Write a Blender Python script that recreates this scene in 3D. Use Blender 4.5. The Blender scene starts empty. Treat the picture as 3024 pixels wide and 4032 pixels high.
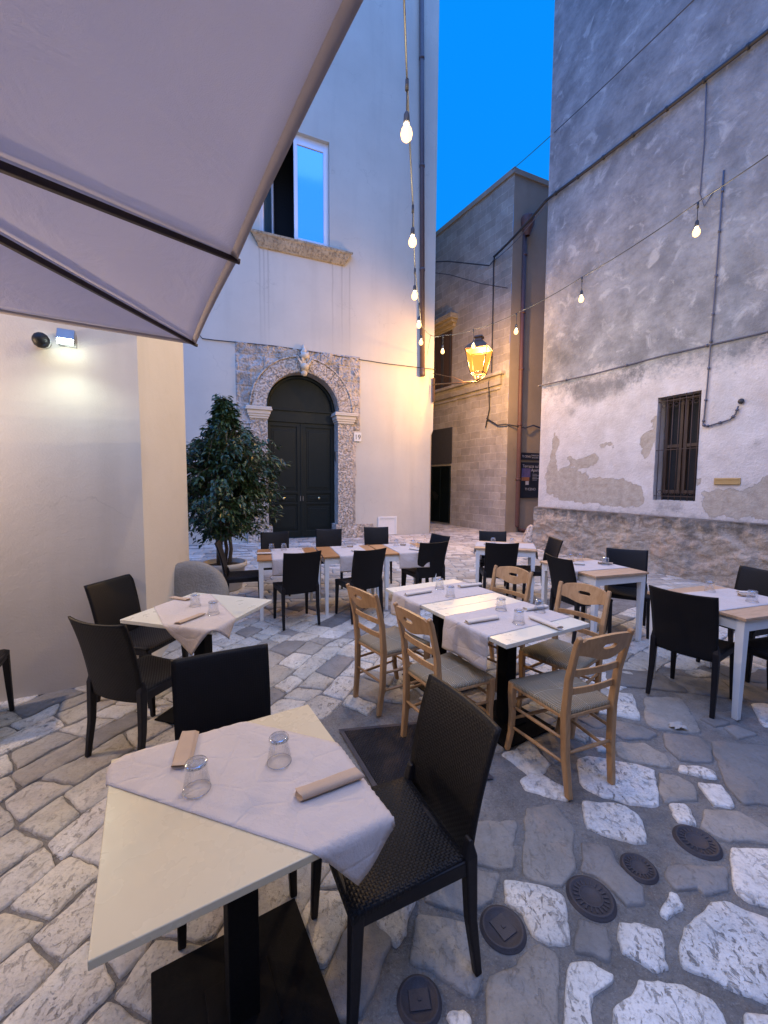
import bpy, math, random
from mathutils import Vector, Matrix, noise
random.seed(7)
R = math.radians
sc = bpy.context.scene
COL = sc.collection

# ------------------------------------------------------------------ node helpers
class NT:
    def __init__(s, name):
        s.m = bpy.data.materials.new(name); s.m.use_nodes = True
        s.t = s.m.node_tree; s.t.nodes.clear()
        s.out = s.t.nodes.new('ShaderNodeOutputMaterial')
        s._co = None
    def n(s, typ, **kw):
        nd = s.t.nodes.new(typ)
        for k, v in kw.items():
            if k.startswith('_'): setattr(nd, k[1:], v)
            else: s.setin(nd, k, v)
        return nd
    def setin(s, nd, k, v):
        key = k.replace('__', ' ')
        inp = nd.inputs[int(key[1:])] if (key[0] == 'i' and key[1:].isdigit()) else nd.inputs[key]
        if isinstance(v, bpy.types.NodeSocket): s.t.links.new(v, inp)
        else:
            if isinstance(v, (tuple, list)) and len(v) == 3 and inp.type == 'RGBA': v = (*v, 1)
            inp.default_value = v
    def co(s):
        if not s._co: s._co = s.t.nodes.new('ShaderNodeTexCoord').outputs['Object']
        return s._co
    def scaled(s, sx, sy, sz, rot=(0, 0, 0)):
        m = s.n('ShaderNodeMapping', Vector=s.co()); m.inputs['Scale'].default_value = (sx, sy, sz); m.inputs['Rotation'].default_value = rot
        return m.outputs[0]
    def noise(s, scale, detail=4, rough=.55, vec=None, dist=0):
        return s.n('ShaderNodeTexNoise', Vector=vec or s.co(), Scale=scale, Detail=detail, Roughness=rough, Distortion=dist).outputs[0]
    def vor(s, scale, vec=None, feature='F1', out='Distance', rnd=1.0):
        nd = s.n('ShaderNodeTexVoronoi', _feature=feature, Vector=vec or s.co(), Scale=scale, Randomness=rnd); return nd.outputs[out]
    def ramp(s, fac, stops, interp='LINEAR'):
        nd = s.n('ShaderNodeValToRGB', Fac=fac); cr = nd.color_ramp; cr.interpolation = interp
        while len(cr.elements) < len(stops): cr.elements.new(0.5)
        for e, (p, c) in zip(cr.elements, stops):
            e.position = p; e.color = (c, c, c, 1) if not isinstance(c, (tuple, list)) else (*c, 1)
        return nd.outputs[0]
    def mix(s, fac, a, b, mode='MIX'):
        nd = s.t.nodes.new('ShaderNodeMix'); nd.data_type = 'RGBA'; nd.blend_type = mode
        for i, v in ((0, fac), (6, a), (7, b)):
            if isinstance(v, bpy.types.NodeSocket): s.t.links.new(v, nd.inputs[i])
            else: nd.inputs[i].default_value = (*v, 1) if isinstance(v, (tuple, list)) else v if i == 0 else (v, v, v, 1)
        return nd.outputs[2]
    def math(s, op, a, b=0.0, c=None):
        nd = s.t.nodes.new('ShaderNodeMath'); nd.operation = op
        for i, v in enumerate((a, b, c)):
            if v is None: continue
            if isinstance(v, bpy.types.NodeSocket): s.t.links.new(v, nd.inputs[i])
            else: nd.inputs[i].default_value = v
        return nd.outputs[0]
    def sep(s, v):
        nd = s.n('ShaderNodeSeparateXYZ', Vector=v); return nd.outputs
    def attr(s, name):
        nd = s.t.nodes.new('ShaderNodeAttribute'); nd.attribute_name = name
        c = s.t.nodes.new('ShaderNodeSeparateColor'); s.t.links.new(nd.outputs['Color'], c.inputs[0]); return c.outputs
    def bump(s, h, strength=.5, dist=.01, nrm=None):
        nd = s.n('ShaderNodeBump', Height=h, Strength=strength, Distance=dist)
        if nrm is not None: s.t.links.new(nrm, nd.inputs['Normal'])
        return nd.outputs[0]
    def bsdf(s, color, rough=.8, nrm=None, spec=.5, **kw):
        nd = s.n('ShaderNodeBsdfPrincipled'); s.setin(nd, 'Base__Color', color); s.setin(nd, 'Roughness', rough)
        nd.inputs['Specular IOR Level'].default_value = spec
        if nrm is not None: s.t.links.new(nrm, nd.inputs['Normal'])
        for k, v in kw.items(): s.setin(nd, k, v)
        s.t.links.new(nd.outputs[0], s.out.inputs[0]); s.b = nd
        return s.m

def simple(name, col, rough=.5, var=.12, scale=12, bump=.15, bdist=.002, spec=.5, **kw):
    t = NT(name); nz = t.noise(scale, 4)
    c = t.mix(nz, tuple(x * (1 - var) for x in col), tuple(min(1, x * (1 + var)) for x in col))
    r = t.math('MULTIPLY_ADD', t.noise(scale * 2.3, 3), .25, rough - .12)
    return t.bsdf(c, r, t.bump(t.noise(scale * 9, 4), bump, bdist), spec, **kw)

# ------------------------------------------------------------------ mesh helpers
class MB:
    def __init__(s): s.v = []; s.f = []; s.sm = []; s.col = []
    def add(s, vs, fs, smooth=False, col=None):
        o = len(s.v); s.v += [tuple(v) for v in vs]; s.f += [tuple(i + o for i in f) for f in fs]; s.sm += [smooth] * len(fs)
        s.col += [col or (0, 0, 0, 1)] * len(vs)
        return s
    def box(s, a, b, M=None, taper=None):
        x0, y0, z0 = a; x1, y1, z1 = b
        vs = [(x0, y0, z0), (x1, y0, z0), (x1, y1, z0), (x0, y1, z0), (x0, y0, z1), (x1, y0, z1), (x1, y1, z1), (x0, y1, z1)]
        if taper:
            cx, cy = (x0 + x1) / 2, (y0 + y1) / 2
            vs = [(cx + (v[0] - cx) * taper, cy + (v[1] - cy) * taper, v[2]) if i < 4 else v for i, v in enumerate(vs)]
        if M: vs = [M @ Vector(v) for v in vs]
        return s.add(vs, [(0, 3, 2, 1), (4, 5, 6, 7), (0, 1, 5, 4), (1, 2, 6, 5), (2, 3, 7, 6), (3, 0, 4, 7)])
    def tube(s, pts, r, n=8, cap=True, flat=1.0, up=None):
        pts = [Vector(p) for p in pts]; rs = r if isinstance(r, (list, tuple)) else [r] * len(pts)
        rings = []; ref = Vector(up) if up else Vector((0, 0, 1))
        for i, p in enumerate(pts):
            d = (pts[min(i + 1, len(pts) - 1)] - pts[max(i - 1, 0)]).normalized()
            rf = ref if abs(d.dot(ref)) < .95 else Vector((0, 1, 0))
            a = d.cross(rf).normalized(); b = a.cross(d).normalized()
            rings.append([p + (a * math.cos(2 * math.pi * k / n) + b * math.sin(2 * math.pi * k / n) * flat) * rs[i] for k in range(n)])
        vs = [v for r_ in rings for v in r_]; fs = []
        for i in range(len(pts) - 1):
            for k in range(n):
                a, b = i * n + k, i * n + (k + 1) % n; fs.append((a, b, b + n, a + n))
        if cap: fs += [tuple(range(n))[::-1], tuple(range((len(pts) - 1) * n, len(pts) * n))]
        return s.add(vs, fs, True)
    def bar(s, pts, w, h, side):
        """rectangular section swept along pts; side = direction of the w axis"""
        pts = [Vector(p) for p in pts]; sd = Vector(side).normalized(); vs = []
        ws = w if isinstance(w, (list, tuple)) else [w] * len(pts); hs = h if isinstance(h, (list, tuple)) else [h] * len(pts)
        for i, p in enumerate(pts):
            d = (pts[min(i + 1, len(pts) - 1)] - pts[max(i - 1, 0)]).normalized(); n = d.cross(sd).normalized()
            a, b = sd * ws[i] / 2, n * hs[i] / 2
            vs += [p - a - b, p + a - b, p + a + b, p - a + b]
        fs = [(3, 2, 1, 0), tuple(range(len(vs) - 4, len(vs)))]
        for i in range(len(pts) - 1):
            for k in range(4):
                a, b = i * 4 + k, i * 4 + (k + 1) % 4; fs.append((a, b, b + 4, a + 4))
        return s.add(vs, fs)
    def lathe(s, prof, n=24, c=(0, 0, 0), smooth=True):
        vs = []; fs = []
        for (r, z) in prof:
            for k in range(n):
                a = 2 * math.pi * k / n; vs.append((c[0] + r * math.cos(a), c[1] + r * math.sin(a), c[2] + z))
        for i in range(len(prof) - 1):
            for k in range(n):
                a, b = i * n + k, i * n + (k + 1) % n; fs.append((a, b, b + n, a + n))
        return s.add(vs, fs, smooth)
    def grid(s, nu, nv, fn, smooth=True, flip=False, colf=None):
        o = len(s.v); vs = [fn(i / nu, j / nv) for j in range(nv + 1) for i in range(nu + 1)]
        fs = []
        for j in range(nv):
            for i in range(nu):
                a = j * (nu + 1) + i; q = (a, a + 1, a + nu + 2, a + nu + 1); fs.append(q[::-1] if flip else q)
        s.add(vs, fs, smooth)
        return s
    def slab(s, nu, nv, fn, th, smooth=True):
        """closed curved panel: fn(u,v)->point, th(u,v)->thickness vector"""
        n = (nu + 1) * (nv + 1)
        A = [Vector(fn(i / nu, j / nv)) for j in range(nv + 1) for i in range(nu + 1)]
        B = [A[j * (nu + 1) + i] + Vector(th(i / nu, j / nv)) for j in range(nv + 1) for i in range(nu + 1)]
        fs = []
        for j in range(nv):
            for i in range(nu):
                a = j * (nu + 1) + i; fs.append((a, a + 1, a + nu + 2, a + nu + 1)); fs.append(tuple(x + n for x in (a + nu + 1, a + nu + 2, a + 1, a)))
        rim = [i for i in range(nu + 1)] + [j * (nu + 1) + nu for j in range(1, nv + 1)] + [nv * (nu + 1) + i for i in range(nu - 1, -1, -1)] + [j * (nu + 1) for j in range(nv - 1, 0, -1)]
        for k in range(len(rim)):
            a, b = rim[k], rim[(k + 1) % len(rim)]; fs.append((b, a, a + n, b + n))
        s.add(A + B, fs, smooth); return s
    def build(s, name, mat, parent=None, bevel=0, seg=2, loc=None, autos=None, color=False):
        me = bpy.data.meshes.new(name); me.from_pydata(s.v, [], s.f); me.update()
        me.polygons.foreach_set('use_smooth', s.sm)
        if color:
            ca = me.color_attributes.new('mask', 'FLOAT_COLOR', 'POINT')
            ca.data.foreach_set('color', [x for c in s.col for x in c])
        me.materials.append(mat)
        o = bpy.data.objects.new(name, me); COL.objects.link(o)
        if parent: o.parent = parent
        if loc: o.location = loc
        if bevel:
            md = o.modifiers.new('bevel', 'BEVEL'); md.width = bevel; md.segments = seg; md.limit_method = 'ANGLE'; md.angle_limit = R(35)
        return o

def tag(o, label=None, cat=None, group=None, kind=None):
    for k, v in (('label', label), ('category', cat), ('group', group), ('kind', kind)):
        if v: o[k] = v
    return o
def empty(name, loc, rz=0, **kw):
    o = bpy.data.objects.new(name, None); COL.objects.link(o); o.location = loc; o.rotation_euler = (0, 0, rz); o.empty_display_size = .1
    return tag(o, **kw)
def copy_tree(o, parent=None):
    c = o.copy(); COL.objects.link(c)
    if parent: c.parent = parent
    for ch in [x for x in bpy.data.objects if x.parent == o]: copy_tree(ch, c)
    return c
def fbm(x, y, z=0, o=4):
    return noise.fractal(Vector((x, y, z)), .6, 2.0, o)
def inpoly(p, poly):
    x, y = p; c = False; n = len(poly)
    for i in range(n):
        x1, y1 = poly[i]; x2, y2 = poly[i - 1]
        if (y1 > y) != (y2 > y) and x < (x2 - x1) * (y - y1) / (y2 - y1) + x1: c = not c
    return c
def pdist(p, poly):
    """signed distance, negative inside"""
    x, y = p; best = 1e9
    for i in range(len(poly)):
        x1, y1 = poly[i - 1]; x2, y2 = poly[i]; dx, dy = x2 - x1, y2 - y1
        t = max(0, min(1, ((x - x1) * dx + (y - y1) * dy) / (dx * dx + dy * dy + 1e-12)))
        best = min(best, math.hypot(x - x1 - t * dx, y - y1 - t * dy))
    return -best if inpoly(p, poly) else best
def text(body, size, mat, parent, loc, rot, name='lettering', ext=.002):
    cu = bpy.data.curves.new(name, 'FONT'); cu.body = body; cu.size = size; cu.extrude = ext; cu.align_x = 'CENTER'; cu.align_y = 'CENTER'
    t_ = bpy.data.objects.new('tmp_text', cu); COL.objects.link(t_); bpy.context.view_layer.update()
    me = bpy.data.meshes.new_from_object(t_.evaluated_get(bpy.context.evaluated_depsgraph_get())); bpy.data.objects.remove(t_); me.materials.clear(); me.materials.append(mat)
    o = bpy.data.objects.new(name, me); COL.objects.link(o); o.parent = parent; o.location = loc; o.rotation_euler = rot
    return o

# ------------------------------------------------------------------ materials
def plaster(name, base, dark, grain=1.0, drips=()):
    t = NT(name)
    big = t.ramp(t.noise(.55, 5, .6), [(.35, 0), (.7, 1)])
    c = t.mix(big, dark, base)
    streak = t.ramp(t.noise(1.0, 4, .6, t.scaled(2.2, 2.2, .18)), [(.52, 0), (.75, 1)])
    c = t.mix(t.math('MULTIPLY', streak, .28), c, tuple(x * .62 for x in base))
    c = t.mix(t.math('MULTIPLY', t.noise(60, 2), .12), c, tuple(x * .7 for x in base))
    c = t.mix(t.math('MULTIPLY', t.ramp(t.noise(5, 6, .7), [(.55, 0), (.72, 1)]), .22), c, tuple(x * .72 for x in base))
    if drips:
        s = t.sep(t.co()); xx = t.math('ADD', s[0], t.math('MULTIPLY', t.math('SUBTRACT', t.noise(2.5, 3), .5), .04)); d = None
        for x0 in drips:
            q = t.math('ABSOLUTE', t.math('SUBTRACT', xx, x0)); d = q if d is None else t.math('MINIMUM', d, q)
        mk = t.ramp(d, [(0, 1), (.012, .7), (.03, 0)]); zf = t.ramp(t.math('MULTIPLY', t.math('SUBTRACT', s[2], 5.2), .36), [(0, 0), (.35, .5), (.95, 1), (.99, 0)])
        c = t.mix(t.math('MULTIPLY', t.math('MULTIPLY', mk, zf), .42), c, (.24, .21, .17))
    cr = t.ramp(t.vor(.55, t.n('ShaderNodeVectorMath', _operation='ADD', i0=t.scaled(1, 1, .8), i1=t.n('ShaderNodeTexNoise', Vector=t.co(), Scale=2.4, Detail=6.0).outputs['Color']).outputs[0], 'DISTANCE_TO_EDGE'), [(0, 1), (.004, .5), (.008, 0)])
    c = t.mix(t.math('MULTIPLY', t.math('MULTIPLY', cr, t.ramp(t.noise(.8, 3), [(.5, 0), (.6, 1)])), .35), c, tuple(x * .5 for x in base))
    h = t.math('ADD', t.math('MULTIPLY', t.noise(5, 6, .68, t.scaled(1, 1, 1.5)), .8), t.math('MULTIPLY', t.noise(70, 4, .6), .35))
    return t.bsdf(c, .92, t.bump(h, .38 * grain, .010), .25)
M = {}
M['cream'] = plaster('cream_plaster', (.60, .565, .48), (.52, .49, .415), 1.0, (5.34, 5.23, 5.12, 3.34, 3.06, 2.83))
M['cream_near'] = plaster('cream_plaster_rough', (.66, .60, .52), (.60, .54, .46), 1.1)

def weathered():
    # mask: r = plaster fallen off, g = dirt, b = bare weathered upper wall
    t = NT('weathered_wall'); a = t.attr('mask')
    n1 = t.noise(2.2, 7, .62); n2 = t.noise(7, 6, .65); n3 = t.noise(26, 4, .6)
    white = t.mix(t.ramp(n1, [(.35, 0), (.65, 1)]), (.53, .475, .43), (.66, .61, .57))
    grey = t.mix(t.ramp(t.noise(1.5, 8, .68), [(.38, 0), (.62, 1)]), (.185, .185, .19), (.325, .325, .325))
    grey = t.mix(t.math('MULTIPLY', t.ramp(t.noise(5, 8, .72, t.scaled(1, 1, 1.8)), [(.5, 0), (.66, 1)]), .38), grey, (.14, .14, .145))
    grey = t.mix(t.math('MULTIPLY', t.ramp(t.noise(3.1, 6, .6, None, .6), [(.56, 0), (.66, 1)]), .5), grey, (.52, .51, .49))
    jit = t.math('MULTIPLY', t.math('SUBTRACT', n2, .5), 1.1)
    jit2 = t.math('MULTIPLY', t.math('SUBTRACT', n3, .5), .5)
    j = t.math('ADD', jit, jit2)
    up = t.ramp(t.math('ADD', a[2], t.math('MULTIPLY', j, .9)), [(.30, 0), (.74, 1)])
    c = t.mix(up, white, grey)
    bare = t.mix(t.ramp(n2, [(.35, 0), (.7, 1)]), (.37, .31, .245), (.50, .44, .365))
    pe = t.math('ADD', a[0], t.math('MULTIPLY', j, .85))
    peel = t.ramp(pe, [(.50, 0), (.525, 1)])
    c = t.mix(peel, c, bare)
    rim = t.ramp(pe, [(.44, 0), (.505, 1), (.53, 1), (.56, 0)])
    c = t.mix(t.math('MULTIPLY', rim, .35), c, (.22, .19, .16))
    di = t.ramp(t.math('ADD', a[1], t.math('MULTIPLY', j, .9)), [(.30, 0), (1.0, 1)])
    c = t.mix(t.math('MULTIPLY', di, .75), c, (.12, .12, .12))
    spots = t.ramp(t.noise(14, 7, .7), [(.60, 0), (.72, 1)])
    c = t.mix(t.math('MULTIPLY', spots, .45), c, (.17, .16, .155))
    h = t.math('ADD', t.math('MULTIPLY', n2, 1.2), t.math('ADD', t.math('MULTIPLY', n3, .7), t.math('MULTIPLY', t.noise(90, 3), .3)))
    h = t.math('SUBTRACT', h, t.math('MULTIPLY', peel, .9))
    return t.bsdf(c, .93, t.bump(h, .75, .02), .2)
M['weathered'] = weathered()

def rubble(name, base, dark, tint, mort=.5, scale=3.0):
    t = NT(name)
    w = t.n('ShaderNodeVectorMath', _operation='ADD'); nv = t.n('ShaderNodeTexNoise', Vector=t.co(), Scale=4.0, Detail=3.0)
    sc_ = t.n('ShaderNodeVectorMath', _operation='SCALE'); t.t.links.new(nv.outputs['Color'], sc_.inputs[0]); sc_.inputs['Scale'].default_value = .22
    t.t.links.new(t.scaled(1, 1, 1.9), w.inputs[0]); t.t.links.new(sc_.outputs[0], w.inputs[1])
    ed = t.vor(scale, w.outputs[0], 'DISTANCE_TO_EDGE'); cc = t.n('ShaderNodeTexVoronoi', Vector=w.outputs[0], Scale=scale)
    m = t.ramp(ed, [(.0, 1), (.05, .5), (.09, 0)])
    vary = t.sep(cc.outputs['Color'])[0]
    n2 = t.noise(6, 7, .68)
    c = t.mix(t.ramp(n2, [(.34, 0), (.66, 1)]), dark, base)
    c = t.mix(t.math('MULTIPLY', t.ramp(vary, [(.5, 0), (1, 1)]), .5), c, tint)
    c = t.mix(t.math('MULTIPLY', m, mort), c, (.22, .20, .175))
    c = t.mix(t.math('MULTIPLY', t.ramp(t.noise(2.3, 7, .7), [(.55, 0), (.68, 1)]), .65), c, (.12, .115, .11))
    pit = t.ramp(t.noise(34, 5, .7), [(.55, 0), (.68, 1)])
    c = t.mix(t.math('MULTIPLY', pit, .5), c, (.14, .12, .10))
    zz = t.sep(t.co())[2]; gr = t.ramp(t.math('ADD', zz, t.math('MULTIPLY', t.math('SUBTRACT', t.noise(3.2, 6, .7, t.scaled(1.6, 1, .5)), .5), 1.1)), [(.80, 0), (1.04, 1)])
    c = t.mix(t.math('MULTIPLY', gr, .72), c, (.085, .085, .08))
    h = t.math('SUBTRACT', t.math('ADD', n2, t.math('MULTIPLY', t.noise(24, 6, .7), .9)), t.math('MULTIPLY', m, .22))
    return t.bsdf(c, .95, t.bump(h, .8, .025), .15)
M['rubble'] = rubble('rubble_base_stone', (.50, .41, .315), (.34, .275, .21), (.50, .345, .24), .22, 2.2)
def blocks(name, base, dark, s=1.0, edge=.04, stain=.5):
    t = NT(name); sx = t.sep(t.co()); wx = t.math('MULTIPLY', t.math('SUBTRACT', t.noise(1.7, 3), .5), .16); wz = t.math('MULTIPLY', t.math('SUBTRACT', t.noise(2.3, 3, .5, t.scaled(1, 1, .6)), .5), .12)
    v = t.n('ShaderNodeCombineXYZ', X=t.math('ADD', sx[0], wx), Y=t.math('ADD', sx[2], wz))
    br = t.n('ShaderNodeTexBrick', Vector=v.outputs[0], Scale=1.0); br.inputs['Color1'].default_value = (.82, .82, .82, 1); br.inputs['Color2'].default_value = (.58, .57, .55, 1)
    br.inputs['Mortar'].default_value = (1.15, 1.12, 1.08, 1); br.inputs['Mortar Size'].default_value = .012; br.inputs['Mortar Smooth'].default_value = 1.0
    br.inputs['Brick Width'].default_value = .5 * s; br.inputs['Row Height'].default_value = .27 * s
    n2 = t.noise(1.6, 7, .65); n3 = t.noise(11, 6, .68)
    c = t.mix(t.ramp(n2, [(.36, 0), (.66, 1)]), dark, base)
    c = t.mix(.85, c, t.mix(1.0, c, br.outputs['Color'], 'MULTIPLY'))
    c = t.mix(t.math('MULTIPLY', t.ramp(n3, [(.5, 0), (.7, 1)]), .4), c, tuple(x * .4 for x in base))
    c = t.mix(t.math('MULTIPLY', t.ramp(t.noise(.9, 6, .7, t.scaled(1.6, 1.6, .4)), [(.5, 0), (.7, 1)]), stain), c, tuple(x * .45 for x in base))
    h = t.math('ADD', t.math('MULTIPLY', t.math('SUBTRACT', 1.0, br.outputs['Fac']), .3), t.math('ADD', n3, t.math('MULTIPLY', t.noise(45, 4, .7), .5)))
    return t.bsdf(c, .94, t.bump(h, .8, .02), .2)
M['alley'] = blocks('alley_stone_blocks', (.54, .49, .42), (.37, .335, .29), 1.0, .04, .35)
M['alley2'] = plaster('alley_plaster', (.36, .30, .235), (.26, .22, .175))
def pitted(name, base, dark, hole, amt=.8, bd=.03):
    t = NT(name); n = t.noise(3.2, 6, .65); v = t.noise(20, 6, .72, None, .5)
    c = t.mix(t.ramp(n, [(.35, 0), (.65, 1)]), dark, base)
    holes = t.ramp(v, [(.52, 0), (.62, 1)])
    c = t.mix(t.math('MULTIPLY', holes, amt), c, hole)
    h = t.math('SUBTRACT', t.math('ADD', n, t.math('MULTIPLY', t.noise(40, 4, .7), .4)), t.math('MULTIPLY', holes, 1.0))
    return t.bsdf(c, .95, t.bump(h, 1.0, bd), .15)
def blockstone():
    t = NT('portal_block_stone'); n = t.noise(2.0, 7, .68, None, .4); v = t.noise(11, 6, .7, None, .8)
    c = t.mix(t.ramp(n, [(.38, 0), (.60, 1)]), (.30, .27, .235), (.58, .51, .435))
    c = t.mix(t.math('MULTIPLY', t.ramp(v, [(.54, 0), (.62, 1)]), .55), c, (.16, .14, .12))
    s = t.sep(t.co()); row = t.math('DIVIDE', s[2], .42); fl = t.math('FLOOR', row); fz = t.math('ABSOLUTE', t.math('SUBTRACT', t.math('FRACT', t.math('ADD', row, .5)), .5))
    par = t.math('MODULO', fl, 2.0); bx = t.math('DIVIDE', t.math('ADD', s[0], t.math('MULTIPLY', par, .3)), .62); fx = t.math('ABSOLUTE', t.math('SUBTRACT', t.math('FRACT', t.math('ADD', bx, .5)), .5))
    jn = t.math('MINIMUM', t.math('MULTIPLY', fz, .42), t.math('MULTIPLY', fx, .62)); jn = t.math('ADD', jn, t.math('MULTIPLY', t.math('SUBTRACT', t.noise(9, 4), .5), .03))
    jm = t.ramp(jn, [(.0, 1), (.012, .8), (.03, 0)])
    c = t.mix(t.math('MULTIPLY', jm, .45), c, (.56, .50, .43))
    h = t.math('ADD', n, t.math('SUBTRACT', t.math('MULTIPLY', t.noise(26, 5, .7), .6), t.math('MULTIPLY', v, .6)))
    return t.bsdf(c, .95, t.bump(h, 1.0, .03), .15)
M['portal'] = pitted('portal_limestone', (.64, .56, .465), (.52, .445, .36), (.32, .26, .20), .5)
M['portal_back'] = blockstone()
M['capital'] = simple('capital_limestone', (.62, .54, .42), .85, .1, 6, .4, .006, .2)
M['sill'] = pitted('sill_stone', (.46, .38, .26), (.33, .27, .18), (.20, .16, .11), .5, .01)

def paving():
    # mask: r = stone kind (0 gap .. 1 white), g = pitting, b = random per stone
    t = NT('paving_stone'); a = t.attr('mask')
    c = t.ramp(a[0], [(0, (.15, .145, .135)), (.25, (.26, .25, .24)), (.5, (.42, .39, .335)), (.75, (.62, .585, .505)), (1, (.78, .765, .73))])
    c = t.mix(t.math('MULTIPLY', a[2], .5), c, t.mix(1.0, c, (.74, .70, .66), 'MULTIPLY'))
    n = t.noise(5.5, 7, .66)
    c = t.mix(t.math('MULTIPLY', t.ramp(n, [(.42, 0), (.68, 1)]), .55), c, t.mix(1.0, c, (.6, .58, .55), 'MULTIPLY'))
    el = t.noise(34, 5, .66, t.scaled(1, .62, 1, (0, 0, R(-24))), .7)
    pit = t.ramp(el, [(.56, 0), (.63, 1)])
    pit2 = t.ramp(t.noise(85, 4, .6), [(.60, 0), (.68, 1)])
    reg = t.ramp(t.noise(4.2, 4, .6), [(.36, .15), (.62, 1)])
    pm = t.math('MULTIPLY', t.math('MULTIPLY', t.math('MAXIMUM', pit, t.math('MULTIPLY', pit2, .6)), a[1]), reg)
    c = t.mix(t.math('MULTIPLY', pm, .8), c, (.135, .125, .115))
    c = t.mix(t.math('MULTIPLY', t.ramp(t.noise(1.3, 5, .65), [(.38, 0), (.68, 1)]), .30), c, t.mix(1.0, c, (.62, .58, .55), 'MULTIPLY'))
    spk = t.ramp(t.noise(62, 5, .75), [(.50, 0), (.66, 1)]); c = t.mix(t.math('MULTIPLY', spk, .32), c, (.12, .11, .105))
    drt = t.ramp(t.noise(13, 6, .72, None, .8), [(.54, 0), (.66, 1)]); c = t.mix(t.math('MULTIPLY', drt, .28), c, (.22, .21, .20))
    h = t.math('SUBTRACT', t.math('ADD', t.math('MULTIPLY', n, 1.3), t.math('MULTIPLY', t.noise(42, 5, .65), .35)), t.math('MULTIPLY', pm, .9))
    rr = t.math('MULTIPLY_ADD', n, .4, .42)
    return t.bsdf(c, rr, t.bump(h, .7, .012), .35)
M['paving'] = paving()
def mortar():
    t = NT('joint_mortar'); n = t.noise(4, 7, .65)
    c = t.mix(t.ramp(n, [(.35, 0), (.65, 1)]), (.14, .13, .12), (.25, .24, .225))
    c = t.mix(t.math('MULTIPLY', t.ramp(t.noise(60, 4, .7), [(.5, 0), (.7, 1)]), .5), c, (.07, .065, .06))
    c = t.mix(t.math('MULTIPLY', t.ramp(t.noise(130, 3, .7), [(.56, 0), (.66, 1)]), .4), c, (.38, .36, .33))
    h = t.math('ADD', n, t.math('MULTIPLY', t.noise(55, 5, .7), .9))
    return t.bsdf(c, .85, t.bump(h, 1.0, .016), .25)
M['mortar'] = mortar()

def weave(name, ax, holes=False):
    t = NT(name); s = t.sep(t.co()); u = t.math('MULTIPLY', s[ax[0]], 2 * math.pi / .021); v = t.math('MULTIPLY', s[ax[1]], 2 * math.pi / .021)
    su, sv = t.math('SINE', u), t.math('SINE', v)
    ck = t.math('GREATER_THAN', t.math('MULTIPLY', su, sv), 0)
    a = t.math('ABSOLUTE', su); b = t.math('ABSOLUTE', sv)
    h = t.math('ADD', t.math('MULTIPLY', ck, a), t.math('MULTIPLY', t.math('SUBTRACT', 1.0, ck), b))
    c = t.mix(h, (.003, .003, .0035), (.0085, .0075, .0085))
    m = t.bsdf(c, .52, t.bump(h, .22 if ax == (0, 2) else .6, .003), .22)
    return m
M['weave_back'] = weave('black_weave_back', (0, 2)); M['weave_seat'] = weave('black_weave_seat', (0, 1))
M['black_plastic'] = simple('black_plastic', (.0075, .0065, .008), .5, .1, 30, .1, .001, .3)
def wood(name, c1, c2, rough=.45, sc_=(14, 14, 2.2)):
    t = NT(name); g = t.noise(2.2, 6, .6, t.scaled(*sc_), 1.2); f = t.noise(9, 4, .6, t.scaled(*sc_))
    c = t.mix(t.ramp(g, [(.34, 0), (.66, 1)]), c1, c2); c = t.mix(t.math('MULTIPLY', f, .35), c, tuple(x * .7 for x in c1))
    return t.bsdf(c, rough, t.bump(f, .15, .002), .4)
M['beech'] = wood('beech_wood', (.36, .20, .088), (.48, .285, .135))
M['top_wood'] = wood('table_top_wood', (.36, .16, .052), (.52, .26, .10), .35, (3, 22, 6))
M['top_wood_pale'] = wood('pale_table_top_wood', (.44, .27, .15), (.60, .40, .25), .4, (3, 22, 6))
def straw():
    t = NT('woven_straw'); s = t.sep(t.co()); ax = t.math('ABSOLUTE', s[0]); ay = t.math('ABSOLUTE', t.math('SUBTRACT', s[1], -.02))
    side = t.math('GREATER_THAN', ax, ay)
    co = t.math('ADD', t.math('MULTIPLY', side, ay), t.math('MULTIPLY', t.math('SUBTRACT', 1.0, side), ax))
    w = t.math('SINE', t.math('MULTIPLY', co, 2 * math.pi / .011))
    n = t.noise(14, 4, .6)
    c = t.mix(t.ramp(w, [(0, 0), (.6, 1)]), (.22, .17, .10), (.48, .42, .31)); c = t.mix(t.math('MULTIPLY', n, .5), c, (.26, .22, .15))
    return t.bsdf(c, .75, t.bump(t.math('ADD', w, t.math('MULTIPLY', n, 1.5)), .8, .004), .3)
M['straw'] = straw()
M['cream_top'] = simple('cream_laminate', (.60, .505, .325), .27, .05, 5, .03, .0008, .5)
M['cream_top_pale'] = simple('pale_cream_laminate', (.62, .60, .50), .30, .05, 5, .03, .0008, .55)
M['iron'] = simple('black_iron', (.005, .005, .0055), .75, .15, 30, .3, .002, .12)
M['white_paint'] = simple('white_painted_wood', (.70, .70, .67), .45, .08, 9, .15, .002)
def cloth():
    t = NT('paper_cloth'); cr = t.vor(7, t.n('ShaderNodeMapping', Vector=t.co()).outputs[0], 'DISTANCE_TO_EDGE'); n = t.noise(5, 5, .6, None, .8)
    c = t.mix(n, (.48, .42, .385), (.57, .51, .475))
    s = t.sep(t.co()); crs = t.ramp(cr, [(0, 0), (.05, 1)]); big = t.noise(2.6, 6, .7, None, 1.6)
    h = t.math('ADD', t.math('ADD', t.math('MULTIPLY', n, 1.4), t.math('MULTIPLY', big, 2.2)), t.math('ADD', t.math('MULTIPLY', t.noise(240, 2), .15), t.math('MULTIPLY', crs, .22)))
    return t.bsdf(c, .95, t.bump(h, .75, .008), .1)
M['cloth'] = cloth()
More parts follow.
